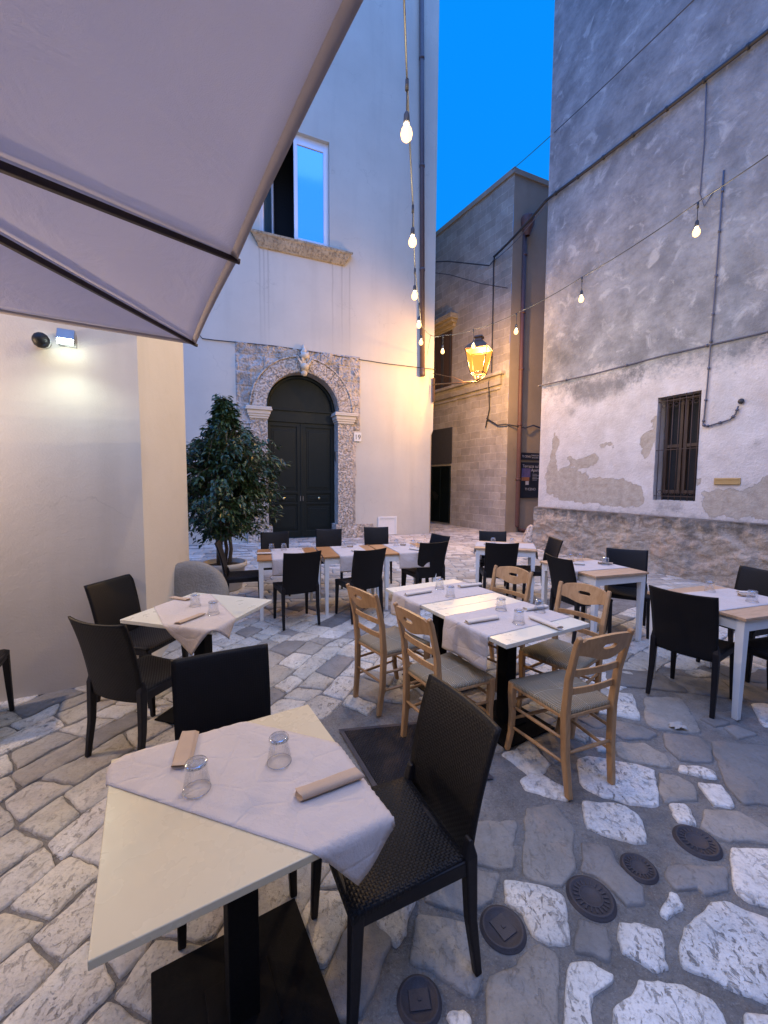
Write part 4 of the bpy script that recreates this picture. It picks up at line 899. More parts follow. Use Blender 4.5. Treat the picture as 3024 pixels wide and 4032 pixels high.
for k in range(460):
    z = rf.uniform(.85, 2.9) if rf.random() < .85 else rf.uniform(1.2, 2.2); rr = cr_r(z); a = rf.uniform(0, 2 * math.pi)
    lob = .80 + .62 * noise.noise(Vector((math.cos(a) * 1.6, math.sin(a) * 1.6, z * 1.9)))
    rad = rr * lob * (rf.uniform(.55, 1.0) ** .6)
    tip = Vector((rad * math.cos(a) * .95 + .03 - .06 * (z > 2.4) + .10 * (z > 2.3), rad * math.sin(a), z))
    st = Vector((.04 * math.cos(a), .04 * math.sin(a), max(.75, z - rf.uniform(.05, .5))))
    mid = st.lerp(tip, .6) + Vector((0, 0, .10)); end = tip + Vector((math.cos(a), math.sin(a), 0)) * .05 + Vector((0, 0, -.13))
    pts = [st, mid, tip, end]; br.tube(pts, [.008, .005, .003, .002], 4, False)
    nl = 30
    for i in range(nl):
        t = .25 + .75 * i / nl; 
        p = st.lerp(mid, t / .5) if t < .5 else (mid.lerp(tip, (t - .5) / .3) if t < .8 else tip.lerp(end, (t - .8) / .2))
        p = p + Vector((rf.gauss(0, .035), rf.gauss(0, .035), rf.gauss(0, .03)))
        dr = Vector((math.cos(a) + rf.gauss(0, .8), math.sin(a) + rf.gauss(0, .8), -.55 + rf.gauss(0, .5)))
        leaf(p, dr, rf.uniform(.075, .12), rf.uniform(.032, .050), rf.uniform(-.8, .8))
lv.build('leaves', M['leaf'], fe); br.build('branches', M['bark'], fe)

# ================================================================== CHAIRS
def plastic_chair():
    root = empty('black_chair', (0, 0, 0), cat='chair')
    m = MB(); m.slab(14, 14, lambda u, v: ((u - .5) * (.44 - .03 * v), -.215 + .41 * v, .455 - .016 * (1 - (2 * u - 1) ** 2) * (1 - (2 * v - 1) ** 2) - .012 * (v < .01) + .004 * math.cos(6.28 * u)), lambda u, v: (0, 0, -.022))
    m.build('seat', M['weave_seat'], root)
    m = MB()      # apron under the seat
    def side(x, s):
        m.box((x - .011, -.205, .395), (x + .011, .19, .45))
    side(-.203, 1); side(.203, 1); m.box((-.20, -.212, .40), (.20, -.192, .448)); m.box((-.19, .17, .39), (.19, .19, .45))
    m.build('apron', M['black_plastic'], root, .006)
    def back(u, v):
        z = .395 + .495 * v; w = (.205 + .012 * v); x = (2 * u - 1) * w
        y = .195 + .035 * v + .07 * v * v + .030 * (1 - (2 * u - 1) ** 2)
        if v > .985: z -= .010 * (1 - (2 * u - 1) ** 2)
        return (x, y, z)
    m = MB(); m.slab(16, 22, back, lambda u, v: (0, .015, 0)); m.build('backrest', M['weave_back'], root)
    for s in (-1, 1):
        m = MB(); m.bar([(s * .196, -.195, .44), (s * .199, -.203, .2), (s * .202, -.212, 0)], [.044, .036, .028], [.042, .034, .026], (1, 0, 0)); m.build('leg', M['black_plastic'], root, .006)
        m = MB(); m.bar([(s * .198, .205, .52), (s * .200, .205, .46), (s * .203, .215, .22), (s * .208, .245, 0)], [.030, .040, .036, .028], [.014, .046, .036, .027], (1, 0, 0)); m.build('leg', M['black_plastic'], root, .006)
    return root
PC = [(-1.88, 3.13, 78.8, 1, 'black chair against the near cream wall, far side of the small cream table'),
 (-1.51, 2.52, 161.4, 1, 'black chair seen from behind at the left of the small cream table'),
 (-.634, 1.628, 27.4, .96, 'black chair on the far side of the front cream table'),
 (.018, 1.36, 295.3, .96, 'large black chair at the right of the front cream table, nearest the camera'),
 (-1.052, 4.79, 208.3, 1, 'black chair seen from behind at the left of the long row, front side'),
 (-.315, 5.0, 211.7, 1, 'black chair seen from behind in the middle of the long row, front side'),
 (.54, 5.62, 205.1, 1, 'black chair at the front right of the long row of tables'),
 (.59, 5.935, 300, 1, 'black chair at the right-hand head of the long row of tables'),
 (-1.84, 5.28, 107, 1, 'black chair in profile at the left-hand head of the long row, before the ficus pot'),
 (-1.625, 6.02, 14.5, 1, 'black chair behind the left table of the long row, in front of the green door'),
 (-.88, 6.47, 8, 1, 'black chair behind the middle table of the long row, below the door jamb'),
 (-.10, 6.82, 7, 1, 'black chair behind the right table of the long row, by the white meter door'),
 (1.58, 5.62, 176, 1, 'black chair seen from behind at the near side of the alley-mouth table'),
 (1.72, 6.30, 350, 1, 'black chair on the far side of the alley-mouth table'),
 (2.14, 5.74, 271, 1, 'black chair at the right end of the alley-mouth table, beside the stone wall'),
 (2.17, 4.40, 103.5, 1, 'black chair at the left of the wood-topped table by the weathered wall'),
 (2.78, 4.58, 332.5, 1, 'black chair facing the square from beside the weathered wall'),
 (2.436, 3.112, 125, 1, 'black chair seen from behind at the left of the right-hand wooden table'),
 (3.23, 3.60, 288, 1, 'black chair on the far right side of the right-hand wooden table'),
 (2.98, 2.93, 288, 1, 'black chair mostly cut off by the right edge, under the right-hand wooden table'),
 (-2.775, 2.565, 120, 1, 'black chair cut off at the left edge, only a front leg showing')]
P0 = plastic_chair()
for i, (x, y, r, zs, lb) in enumerate(PC):
    o = P0 if i == 0 else copy_tree(P0)
    o.location = (x, y, 0); o.rotation_euler = (0, 0, R(r)); o.scale = (1, 1, zs); tag(o, lb, 'chair', 'black woven plastic chairs around the tables')

def wood_chair():
    root = empty('wooden_chair', (0, 0, 0), cat='chair'); W_ = M['beech']
    m = MB(); nn = 16
    def hw(v): return .215 - .035 * v
    m.slab(nn, nn, lambda u, v: ((2 * u - 1) * hw(v), -.215 + .40 * v, .462 + .014 * (1 - (2 * u - 1) ** 4) * (1 - (2 * v - 1) ** 4) - .012 * math.exp(-((2 * u - 1) ** 2 + (2 * v - 1) ** 2) * 6)), lambda u, v: (0, 0, -.03)); m.build('seat', M['straw'], root)
    m = MB(); m.bar([(-.19, -.205, .433), (.19, -.205, .433)], .020, .026, (0, 0, 1)); m.bar([(-.165, .178, .433), (.165, .178, .433)], .020, .024, (0, 0, 1))
    for s in (-1, 1): m.bar([(s * .203, -.2, .433), (s * .172, .18, .433)], .020, .022, (0, 0, 1))
    m.build('seat_frame', W_, root, .004)
    for s in (-1, 1):
        m = MB(); m.bar([(s * .200, -.200, .455), (s * .200, -.205, .38), (s * .200, -.198, .26), (s * .200, -.205, .13), (s * .202, -.235, 0)], [.040, .038, .034, .032, .030], [.044, .042, .036, .032, .028], (1, 0, 0)); m.build('leg', W_, root, .007)
        m = MB(); m.bar([(s * .155, .215, 0), (s * .165, .190, .22), (s * .170, .185, .45), (s * .176, .205, .66), (s * .181, .255, .86), (s * .182, .272, .90)], [.030, .034, .036, .034, .030, .028], [.036, .040, .042, .036, .030, .026], (1, 0, 0)); m.build('leg', W_, root, .007)
    # top rail with hand hole: ring of faces round a slot, bowed backwards
    m = MB(); nu = 28
    def yr(x): return .262 + .030 * (1 - (x / .175) ** 2)
    def top(x): return .885 + .024 * math.cos(x / .175 * math.pi / 2) - .010 * (abs(x) > .15)
    def bot(x): return .775 + .018 * math.cos(x / .175 * math.pi) * -1 + .006
    xs = [-.172 + .344 * i / nu for i in range(nu + 1)]
    def slot(x):
        h = .014; L = .045
        if abs(x) >= L: return None
        return h * math.sqrt(max(0, 1 - max(0, (abs(x) - (L - h)) / h) ** 2))
    def P4(x, z, t): return (x, yr(x) + (z - .83) * .27 - t, z)
    def quad(a, b, flip=False): m.add([a[0], b[0], b[1], a[1]], [(0, 1, 2, 3) if not flip else (3, 2, 1, 0)])
    zc = .842; T = .020
    for i in range(nu):
        a, b = xs[i], xs[i + 1]; sa, sb = slot(a), slot(b)
        segs = [((bot(a), top(a)), (bot(b), top(b)))] if sa is None and sb is None else [((bot(a), zc - (sa or 0)), (bot(b), zc - (sb or 0))), ((zc + (sa or 0), top(a)), (zc + (sb or 0), top(b)))]
        for (la, ha), (lb, hb) in segs:
            for t, fl_ in ((0, True), (T, False)): m.add([P4(a, la, t), P4(b, lb, t), P4(b, hb, t), P4(a, ha, t)], [(3, 2, 1, 0) if fl_ else (0, 1, 2, 3)])
            m.add([P4(a, ha, 0), P4(b, hb, 0), P4(b, hb, T), P4(a, ha, T)], [(0, 1, 2, 3)]); m.add([P4(a, la, T), P4(b, lb, T), P4(b, lb, 0), P4(a, la, 0)], [(0, 1, 2, 3)])
    m.build('top_rail', W_, root)
    for z, w in ((.685, .036), (.575, .036)):
        m = MB(); ys = .205 + (z - .66) * .2
        m.bar([(x, ys + .022 * (1 - (x / .175) ** 2) - .004, z + .004 * math.cos(x * 9)) for x in [-.172 + .344 * i / 12 for i in range(13)]], w, .012, (0, 0, 1)); m.build('slat', W_, root, .003)
    st = [((-.200, -.2, .30), (-.167, .19, .31)), ((.200, -.2, .30), (.167, .19, .31)), ((-.200, -.2, .17), (-.164, .195, .18)), ((.200, -.2, .17), (.164, .195, .18)), ((-.2, -.2, .34), (.2, -.2, .34)), ((-.164, .195, .24), (.164, .195, .24)), ((-.2, -.2, .22), (.2, -.2, .22))]
    for a, b in st:
        m = MB(); a, b = Vector(a), Vector(b); m.tube([a, a.lerp(b, .5), b], [.008, .011, .008], 8); m.build('stretcher', W_, root)
    return root
WC = [(.052, 3.062, 126.5, 'wooden chair at the far left corner of the cream table for six'), (.401, 2.545, 120.2, 'wooden chair in the middle left of the cream table, its seat turned to the camera'),
 (1.057, 2.305, 201.3, 'wooden chair at the near right end of the cream table, seen from behind'), (1.30, 2.86, 307.5, 'wooden chair on the far right side of the cream table, seat half under it'),
 (.964, 3.469, 309.4, 'wooden chair farthest away at the cream table, only its top rail showing')]
W0 = wood_chair()
for i, (x, y, r, lb) in enumerate(WC):
    o = W0 if i == 0 else copy_tree(W0)
    o.location = (x, y, 0); o.rotation_euler = (0, 0, R(r)); tag(o, lb, 'chair', 'wooden straw-seated chairs round the cream table')

# ================================================================== TABLES
def ped_table(x, y, rz, w, d, label, mat, th=.026, base=.46, off=(0, 0)):
    e = empty('pedestal_table', (x, y, 0), R(rz), label=label, cat='table')
    m = MB(); m.box((-w / 2, -d / 2, .75 - th), (w / 2, d / 2, .75)); m.build('tabletop', M[mat], e, .003, 3)
    m = MB(); m.box((-.045 + off[0], -.045 + off[1], .012), (.045 + off[0], .045 + off[1], .72)); m.box((-.15 + off[0], -.15 + off[1], .71), (.15 + off[0], .15 + off[1], .7235)); m.build('column', M['iron'], e, .004)
    m = MB(); b = base / 2; m.box((-b + off[0], -b + off[1], .002), (b + off[0], b + off[1], .012)); m.box((-.1 + off[0], -.1 + off[1], .0121), (.1 + off[0], .1 + off[1], .02)); m.build('base', M['iron'], e, .003)
    return e
T1 = (-.437, 1.172, 30.4); T2 = (-1.312, 2.89, 344.5); T3a = (.518, 3.368, 29.2); T3b = (.862, 2.752, 29.2)
ped_table(*T1, .68, .66, 'square cream table nearest the camera with a black pedestal', 'cream_top', .022, .50)
ped_table(*T2, .72, .70, 'small square cream table by the near wall with a black pedestal', 'cream_top_pale')
ped_table(*T3a, .757, .702, 'far half of the two joined cream tables with wooden chairs', 'cream_top_pale', off=(-.05, 0))
ped_table(*T3b, .757, .702, 'near half of the two joined cream tables with wooden chairs', 'cream_top_pale')
def leg_table(x, y, rz, w, d, label, mat='top_wood'):
    e = empty('wood_topped_table', (x, y, 0), R(rz), label=label, cat='table', group='white tables with wooden tops')
    m = MB(); m.box((-w / 2, -d / 2, .728), (w / 2, d / 2, .75)); m.build('tabletop', M[mat], e, .003)
    m = MB(); a, b = w / 2 - .02, d / 2 - .02
    m.box((-a, -b, .645), (a, -b + .02, .727)); m.box((-a, b - .02, .645), (a, b, .727)); m.box((-a, -b + .02, .645), (-a + .02, b - .02, .727)); m.box((a - .02, -b + .02, .645), (a, b - .02, .727)); m.build('apron', M['white_paint'], e, .002)
    for sx in (-1, 1):
        for sy in (-1, 1):
            m = MB(); m.box((-.029, -.029, 0), (.029, .029, .7275), Matrix.Translation((sx * (a - .026), sy * (b - .026), 0)), .66); m.build('leg', M['white_paint'], e, .003)
    return e
u4 = Vector((math.cos(R(17)), math.sin(R(17)))); v4 = Vector((-u4.y, u4.x)); T4 = []
for k in range(3):
    c = Vector((-1.49, 4.74)) + u4 * (.785 * k + .38) + v4 * .39; T4.append((c.x, c.y, 17))
    leg_table(c.x, c.y, 17, .765, .78, ['left table of the long row, bare wood showing at its left end', 'middle table of the long row in front of the green door', 'right table of the long row nearest the alley'][k])
T5 = (1.80, 6.0, -16); T6 = (2.316, 4.5, 17.8); T7 = (2.76, 3.215, 18)
leg_table(*T5, .84, .74, 'white-legged table at the mouth of the alley, almost covered by its cloth', 'top_wood_pale')
leg_table(*T6, .70, .84, 'white-legged table with pale wood top before the weathered wall', 'top_wood_pale')
leg_table(*T7, .80, .74, 'white-legged table with pale wood top cut off by the right edge', 'top_wood_pale')

# ---- cloths draped over a table rectangle
def cloth_obj(T, w, d, c, ang, wid, s0, s1, label, seed=0, nu=26, wr=.0015):
    """strip of width wid along direction ang (local deg) through c, from s0 to s1, draped over the top w x d"""
    a = R(ang); dx, dy = math.cos(a), math.sin(a); nx, ny = -dy, dx
    nv = max(10, int((s1 - s0) / .02)); rad = .010
    def f(u, v):
        s = s0 + (s1 - s0) * v; t = (u - .5) * wid; x = c[0] + dx * s + nx * t; y = c[1] + dy * s + ny * t
        qx = max(-w / 2, min(w / 2, x)); qy = max(-d / 2, min(d / 2, y)); L = math.hypot(x - qx, y - qy)
        z = .7522 + .0018 * noise.noise(Vector((x * 7, y * 7, seed))) + .0012 * abs(noise.noise(Vector((x * 14, y * 14, seed + 2)))) 
        if L > 0:
            ox, oy = (x - qx) / L, (y - qy) / L
            if L < rad * 1.57: an = L / rad; px, pz = rad * math.sin(an), rad * (1 - math.cos(an))
            else: px, pz = rad, rad + (L - rad * 1.57)
            wv = .012 * min(1, L / .1) * math.sin((qx * oy - qy * ox) * 22 + seed) + .008 * noise.noise(Vector((x * 9, y * 9, seed + 5))) * min(1, L / .08)
            flare = .12 * max(0, L - .02)
            return (qx + ox * (px + flare * .35 + max(-.004, wv)), qy + oy * (px + flare * .35 + max(-.004, wv)), z - pz)
        return (x, y, z)
    m = MB(); m.grid(nu, nv, f, True)
    o = m.build('table_cloth', M['cloth']); md = o.modifiers.new('thick', 'SOLIDIFY'); md.thickness = .0012; md.offset = 1
    o.location = (T[0], T[1], 0); o.rotation_euler = (0, 0, R(T[2])); return tag(o, label, 'table runner', 'pale paper runners on the tables')
nx, ny = math.sin(R(49.2)), math.cos(R(49.2))
cloth_obj(T1, .68, .66, (nx * .077, ny * .077), -49.2, .412, -.45, .50, 'mauve-white runner laid corner to corner on the front cream table', 1, 30)
nx, ny = math.sin(R(38.8)), math.cos(R(38.8))
cloth_obj(T2, .72, .70, (-nx * .07, -ny * .07), -38.8, .42, -.38, .50, 'runner laid diagonally on the small cream table, its corner hanging down', 2)
cloth_obj(T3a, .757, .702, (0, .005), 0, .40, -.57, .50, 'runner across the far half of the joined cream tables', 3)
cloth_obj(T3b, .757, .702, (0, .0), 0, .42, -.60, .50, 'runner across the near half of the joined cream tables, draped deep over the left side', 4)
for k in range(3): cloth_obj(T4[k], .765, .78, (.03 if k else .0, 0), 90, .42, -.60, .44, ['runner on the left table of the long row', 'runner on the middle table of the long row', 'runner on the right table of the long row'][k], 5 + k, 16)
cloth_obj(T5, .84, .74, (0, .02), 0, .52, -.56, .58, 'runner overhanging both ends of the alley-mouth table', 9, 16)
cloth_obj(T6, .70, .84, (0, .04), 0, .46, -.52, .36, 'runner on the table before the weathered wall', 10, 16)
cloth_obj(T7, .80, .74, (.0, .02), 0, .44, -.62, .5, 'bluish-white runner on the table cut off by the right edge', 11, 18)

# ---- tumblers (upside down)
def tumbler(h=.088, r0=.039, r1=.031):
    m = MB(); t = .0022
    m.lathe([(r0, 0), (r0 - t, 0), (r1 - t, h - .008), (0.0005, h - .008)], 28); mm = MB()
    m.lathe([(r0, 0), (r1 + .001, h - .004), (r1 - .002, h), (.0005, h)], 28)
    return m
tm = tumbler(); t0 = None
GL = [(-.338, 1.272, 'upturned clear glass at the back of the front cream table'), (-.552, 1.15, 'upturned clear glass resting by the folded napkin on the front cream table'),
 (-1.386, 2.942, 'upturned glass beside the far napkin on the small cream table'), (-1.178, 2.766, 'upturned glass nearer the camera on the small cream table'),
 (.487, 3.476, 'farthest upturned glass on the joined cream tables'), (.539, 3.227, 'second upturned glass on the far half of the joined cream tables'), (.85, 2.886, 'upturned glass at the back of the near runner on the joined cream tables'), (.888, 2.613, 'nearest upturned glass on the joined cream tables'), (1.116, 2.853, 'upturned glass at the right side of the joined cream tables, by two napkins'),
 (-1.50, 5.40, 'left glass of the pair on the left table of the long row'), (-1.34, 5.42, 'right glass of the pair on the left table of the long row'), (-.56, 5.66, 'glass on the middle table of the long row'), (.18, 5.86, 'left glass on the right table of the long row'), (.42, 5.84, 'middle glass on the right table of the long row'), (.50, 5.66, 'glass nearest the alley on the long row'),
 (1.66, 6.14, 'left glass on the alley-mouth table'), (1.92, 6.06, 'right glass on the alley-mouth table'), (2.50, 4.54, 'glass near the right chair on the table before the weathered wall'), (2.21, 4.76, 'left glass at the far end of the table before the weathered wall'), (2.33, 4.78, 'right glass at the far end of the table before the weathered wall'),
 (2.80, 3.44, 'tall glass at the far edge of the right-hand wooden table'), (2.89, 3.136, 'glass beside the napkin on the right-hand wooden table')]
for i, (x, y, lb) in enumerate(GL):
    if t0 is None:
        t0 = tm.build('tumbler', M['glass']); o = t0
        eb = MB(); eb.tube([(.0385 * math.cos(a), .0385 * math.sin(a), .0018) for a in [2 * math.pi * k / 32 for k in range(33)]], .0014, 6, False); eb.build('rim', M['glass_edge'], t0)
        eb = MB(); eb.lathe([(.0325, .078), (.0315, .085), (.029, .088), (.0255, .0885)], 28); eb.lathe([(.029, .079), (.0005, .079)], 28); eb.build('base', M['glass_edge'], t0)
    else: o = copy_tree(t0)
    o.location = (x, y, .7545); tag(o, lb, 'glass', 'upturned tumblers on the tables')
m = MB(); m.lathe([(.04, 0), (.045, .006), (.045, .026), (.038, .026), (.036, .008), (.0005, .008)], 20)
a0 = m.build('ashtray', M['glass'], loc=(-1.13, 5.50, .751)); tag(a0, 'low glass ashtray on bare wood between the left and middle tables', 'ashtray', 'glass ashtrays on the long row')
o = a0.copy(); COL.objects.link(o); o.location = (-.26, 5.80, .751); tag(o, 'low glass ashtray on bare wood between the middle and right tables', 'ashtray', 'glass ashtrays on the long row')

# ---- napkins: folded paper rolled round the cutlery
def napkin_mesh(L, w, h, seed):
    m = MB(); n = 18; k = 14; rings = []
    for i in range(k + 1):
        x = (i / k - .5) * L; rg = []
        for j in range(n):
            a = 2 * math.pi * j / n; ca, sa = math.cos(a), math.sin(a)
            y = w / 2 * (abs(ca) ** .6) * (1 if ca > 0 else -1); z = h / 2 + h / 2 * (abs(sa) ** .8) * (1 if sa > 0 else -1)
            z += (.0025 * noise.noise(Vector((x * 30, y * 40, seed))) if sa > 0 else 0); y += .0025 * noise.noise(Vector((x * 20, a, seed + 3)))
            if i == 0: y *= .93
            rg.append((x + (.006 * math.sin(a * 1.5 + seed) if i in (0, k) else 0), y, max(0.0, z)))
        rings.append(rg)
    fs = []
    for i in range(k):
        for j in range(n): a, b = i * n + j, i * n + (j + 1) % n; fs.append((a, b, b + n, a + n))
    m.add([v for r in rings for v in r], fs, True)
    for i, s in ((0, 1), (k, -1)):      # hollow ends
        rg = rings[i]; c = Vector((rg[0][0] + s * .012, 0, h * .5)); inn = [Vector(p).lerp(c, .35) + Vector((s * .008, 0, 0)) for p in rg]
        m.add([*rg, *inn], [((j, j + n, (j + 1) % n + n, (j + 1) % n) if s > 0 else (j, (j + 1) % n, (j + 1) % n + n, j + n)) for j in range(n)] + [tuple(range(n, 2 * n)) if s < 0 else tuple(range(n, 2 * n))[::-1]], True)
    # loose flap lying along one side
    m.slab(10, 3, lambda u, v: ((u - .5) * L * .98, w / 2 - .006 + v * .014, h * .55 - v * h * .5 + .001 * math.sin(u * 20)), lambda u, v: (0, 0, .0012))
    return m
NP = [(-.704, 1.42, -.648, 1.239, .052, 'napkin', 'flat tan napkin lying to the far edge of the front cream table'), (-.243, 1.118, -.071, 1.211, .046, 'napkin', 'rolled tan napkin on the right part of the front cream table'),
 (-1.66, 3.14, -1.50, 3.08, .045, 'napkin', 'folded tan napkin at the back edge of the small cream table'), (-1.32, 2.55, -1.245, 2.745, .045, 'napkin', 'folded tan napkin nearer the camera on the small cream table'),
 (.179, 3.242, .398, 3.371, .045, 'napkin_pale', 'pale napkin at the far left corner of the joined cream tables'), (.662, 3.513, .874, 3.607, .045, 'napkin_pale', 'pale napkin farthest away on the joined cream tables'), (.543, 2.596, .771, 2.70, .048, 'napkin_pale', 'pale napkin at the near left side of the joined cream tables'), (1.02, 2.875, 1.20, 2.95, .045, 'napkin_pale', 'pale napkin behind the glass at the right of the joined cream tables'), (1.003, 2.709, 1.11, 2.497, .048, 'napkin_pale', 'pale napkin lying over the near edge of the joined cream tables'),
 (-1.60, 5.08, -1.42, 5.12, .05, 'napkin_pale', 'pale napkin on the bare wood at the left end of the long row'), (-.52, 5.72, -.44, 5.70, .03, 'napkin', 'dark folded napkin beside the glass on the middle table of the long row'), (-.42, 5.34, -.32, 5.38, .05, 'napkin_pale', 'pale napkin at the front of the middle table of the long row'), (.24, 5.92, .32, 5.90, .03, 'napkin', 'dark folded napkin at the back of the right table of the long row'), (.36, 5.55, .50, 5.44, .055, 'napkin_pale', 'pale napkin at the front of the right table of the long row'),
 (2.16, 4.56, 2.26, 4.54, .045, 'napkin_pale', 'pale napkin at the left of the table before the weathered wall'), (2.46, 4.62, 2.60, 4.58, .045, 'napkin', 'tan napkin behind the glass on the table before the weathered wall'), (2.93, 3.30, 3.03, 3.28, .04, 'napkin', 'tan napkin tucked under the glass on the right-hand wooden table'), (2.99, 3.38, 3.11, 3.36, .045, 'napkin_pale', 'pale napkin at the back of the right-hand wooden table'), (1.50, 6.02, 1.62, 6.05, .045, 'napkin_pale', 'pale napkin at the left end of the alley-mouth table')]
for i, (xa, ya, xb, yb, w, mt_, lb) in enumerate(NP):
    L = math.hypot(xb - xa, yb - ya); h = .012 if i in (0, 2, 3) else .021
    o = napkin_mesh(L, w, h, i * 3.3).build('napkin', M[mt_], loc=((xa + xb) / 2, (ya + yb) / 2, .7555)); o.rotation_euler = (0, 0, math.atan2(yb - ya, xb - xa)); tag(o, lb, 'napkin', 'paper napkins rolled round cutlery')

# ================================================================== UMBRELLA
Uc = Vector((-1.80, 1.03, 2.93)); C0 = Vector((-1.325, 2.93, 2.64)); s1 = Vector((.53, -.848, 0)); s2 = Vector((-.848, -.53, 0)); Hs = 1.26
Ha, Hb = 1.29, 1.60; cor = [C0, C0 + s1 * 2 * Ha, C0 + s1 * 2 * Ha + s2 * 2 * Hb, C0 + s2 * 2 * Hb]; cen = C0 + s1 * Ha + s2 * Hb; hub = Vector((cen.x, cen.y, 2.86))
U = empty('garden_umbrella', (hub.x, hub.y, 0), 0, label='large square mauve-grey umbrella with dark wooden ribs over the left foreground', cat='umbrella')
def Lc(p): return Vector((p.x - hub.x, p.y - hub.y, p.z))
rim = []
for i in range(4): rim += [cor[i], (cor[i] + cor[(i + 1) % 4]) / 2]
m = MB(); nu, nv = 16, 20
for i in range(8):
    a, b = rim[i], rim[(i + 1) % 8]; mid = (a + b) / 2
    inward = (hub - mid); inward.z = 0; inward.normalize()
    def pan(u, v):
        e = a.lerp(b, u) + inward * .014 * 4 * u * (1 - u) * 1.0
        p = hub.lerp(e, v); p.z += .05 * math.sin(math.pi * v) * 0 - .012 * math.sin(math.pi * u) * v + .006 * noise.noise(Vector((p.x * 3, p.y * 3, 1)))
        return Lc(p)
    m.slab(nu, nv, pan, lambda u, v: (0, 0, .0015))
m.build('canopy', M['canvas'], U)
m = MB()
for i in range(8):
    a, b = rim[i], rim[(i + 1) % 8]; mid = (a + b) / 2; inward = (hub - mid); inward.z = 0; inward.normalize(); dn = inward * -.012 + Vector((0, 0, -.001))
    def hem(u, v):
        e = a.lerp(b, u) + inward * .014 * 4 * u * (1 - u); e = e + Vector((0, 0, -.012 * math.sin(math.pi * u)))
        e = e + inward * .030 * (1 - v) * 1.0 + Vector((0, 0, -.004 - .014 * v)); return Lc(e)
    m.slab(nu, 1, hem, lambda u, v: (0, 0, .002))
m.build('hem', M['hem'], U)
for i in range(8):
    a = rim[i]; h0 = hub - Vector((0, 0, .05)); a2 = a + (a - hub).normalized() * .012 - Vector((0, 0, .018)); m = MB(); sd = (a - hub).cross(Vector((0, 0, 1)))
    m.bar([Lc(h0), Lc(h0.lerp(a2, .5)), Lc(a2)], [.030, .026, .018], [.034, .030, .020], sd); m.build('rib', M['rib'], U, .003)
m = MB(); m.tube([(0, 0, .05), (0, 0, 2.9)], .028, 16); m.build('pole', M['rib'], U)
m = MB(); m.lathe([(.0, 2.68), (.07, 2.70), (.08, 2.76), (.05, 2.80)], 18); m.build('hub', M['rib'], U)
m = MB(); m.box((-.3, -.3, .0), (.3, .3, .06)); m.lathe([(.06, .06), (.05, .3), (.035, .32)], 16); m.build('base', M['granite'], U, .01)

# ================================================================== STREET LANTERN
Lx, Ly, Lz = 2.63, 11.72, 4.55
SL = empty('street_lantern', (Lx, Ly, Lz), R(-28), label='glowing amber four-sided street lantern on an iron bracket at the corner of the cream building', cat='street lantern')
h0, h1, w0, w1 = .20, .82, .17, .30
m = MB()
for k in range(4):
    a = k * math.pi / 2; Mx = Matrix.Rotation(a, 4, 'Z')
    m.add([Mx @ Vector(v) for v in ((-w0, -w0, h0), (w0, -w0, h0), (w1, -w1, h1), (-w1, -w1, h1))], [(0, 1, 2, 3)])
m.build('glass', M['lantern_glass'], SL)
m = MB()
for k in range(4):
    Mx = Matrix.Rotation(k * math.pi / 2, 4, 'Z'); P = lambda x, y, z: Mx @ Vector((x, y, z))
    m.tube([P(w0 + .006, w0 + .006, h0 - .02), P(w1 + .006, w1 + .006, h1 + .02)], .013, 6); m.tube([P(-w0, -w0 - .006, h0), P(w0, -w0 - .006, h0)], .012, 6); m.tube([P(-w1, -w1 - .006, h1), P(w1, -w1 - .006, h1)], .015, 6)
    m.tube([P(w0, w0, h0), P(.12, .12, .10), P(.03, .03, .0)], .009, 6)
    m.tube([P(-w0 * .7, -w0, h0), P(-.05, -.1, .1), P(0, -.02, .0)], .008, 6)
m.tube([(0, 0, -.04), (0, 0, .12)], .02, 8); m.build('frame', M['lantern_metal'], SL)
m = MB()
pr = [(w1 + .03, h1 + .01), (w1 - .03, h1 + .10), (.17, h1 + .20), (.10, h1 + .26), (.085, h1 + .33), (.125, h1 + .35), (.11, h1 + .39), (.04, h1 + .42), (.0, h1 + .43)]
vs = []; fs = []
for (r, z) in pr: vs += [(r, r, z), (-r, r, z), (-r, -r, z), (r, -r, z)]
for i in range(len(pr) - 1):
    for k in range(4): a, b = i * 4 + k, i * 4 + (k + 1) % 4; fs.append((a, b, b + 4, a + 4))
m.add(vs, fs); m.build('roof', M['lantern_metal'], SL)
inv = SL.matrix_basis.inverted(); p0 = Vector((1.52, 13.2, 4.78)); p1 = Vector((Lx, Ly, Lz - .03))
m = MB(); m.tube([inv @ p0, inv @ p1], .022, 8); m.tube([inv @ (p0 + Vector((0, 0, .35))), inv @ (p0.lerp(p1, .5) + Vector((0, 0, .16))), inv @ p0.lerp(p1, .75)], .010, 6)
q = inv @ Vector((1.56, 13.28, 4.6)); m.box((q.x - .03, q.y - .03, q.z - .35), (q.x + .03, q.y + .03, q.z + .40)); m.build('bracket', M['lantern_metal'], SL)

# ================================================================== STRING LIGHTS
BV = [(.135, 2.9, 4.005), (.262, 4.15, 4.017), (.375, 5.4, 4.06), (.535, 6.65, 4.167), (.679, 7.9, 4.315), (1.228, 8.9, 4.464), (1.815, 8.6, 4.478), (2.466, 7.9, 4.525), (3.112, 6.7, 4.599), (3.64, 5.0, 4.623),
      (.02, 1.65, 4.08), (-.1, .45, 4.2), (-.2, -.8, 4.3), (4.1, 3.35, 4.72), (4.6, 1.8, 4.85)]
BL = ['nearest and largest bulb, hanging before the upper downpipe', 'second bulb down the string before the downpipe, level with the window', 'third bulb down the string before the downpipe', 'fourth bulb down the string, low on the downpipe', 'lowest bulb before the downpipe outlet', 'bulb hanging before the dark window of the alley building', 'bulb hanging right in front of the street lantern', 'bulb right of the lantern, before the reddish downpipe', 'bulb hanging at the left part of the weathered wall', 'bulb highest and farthest right on the weathered wall']
DROP = .33
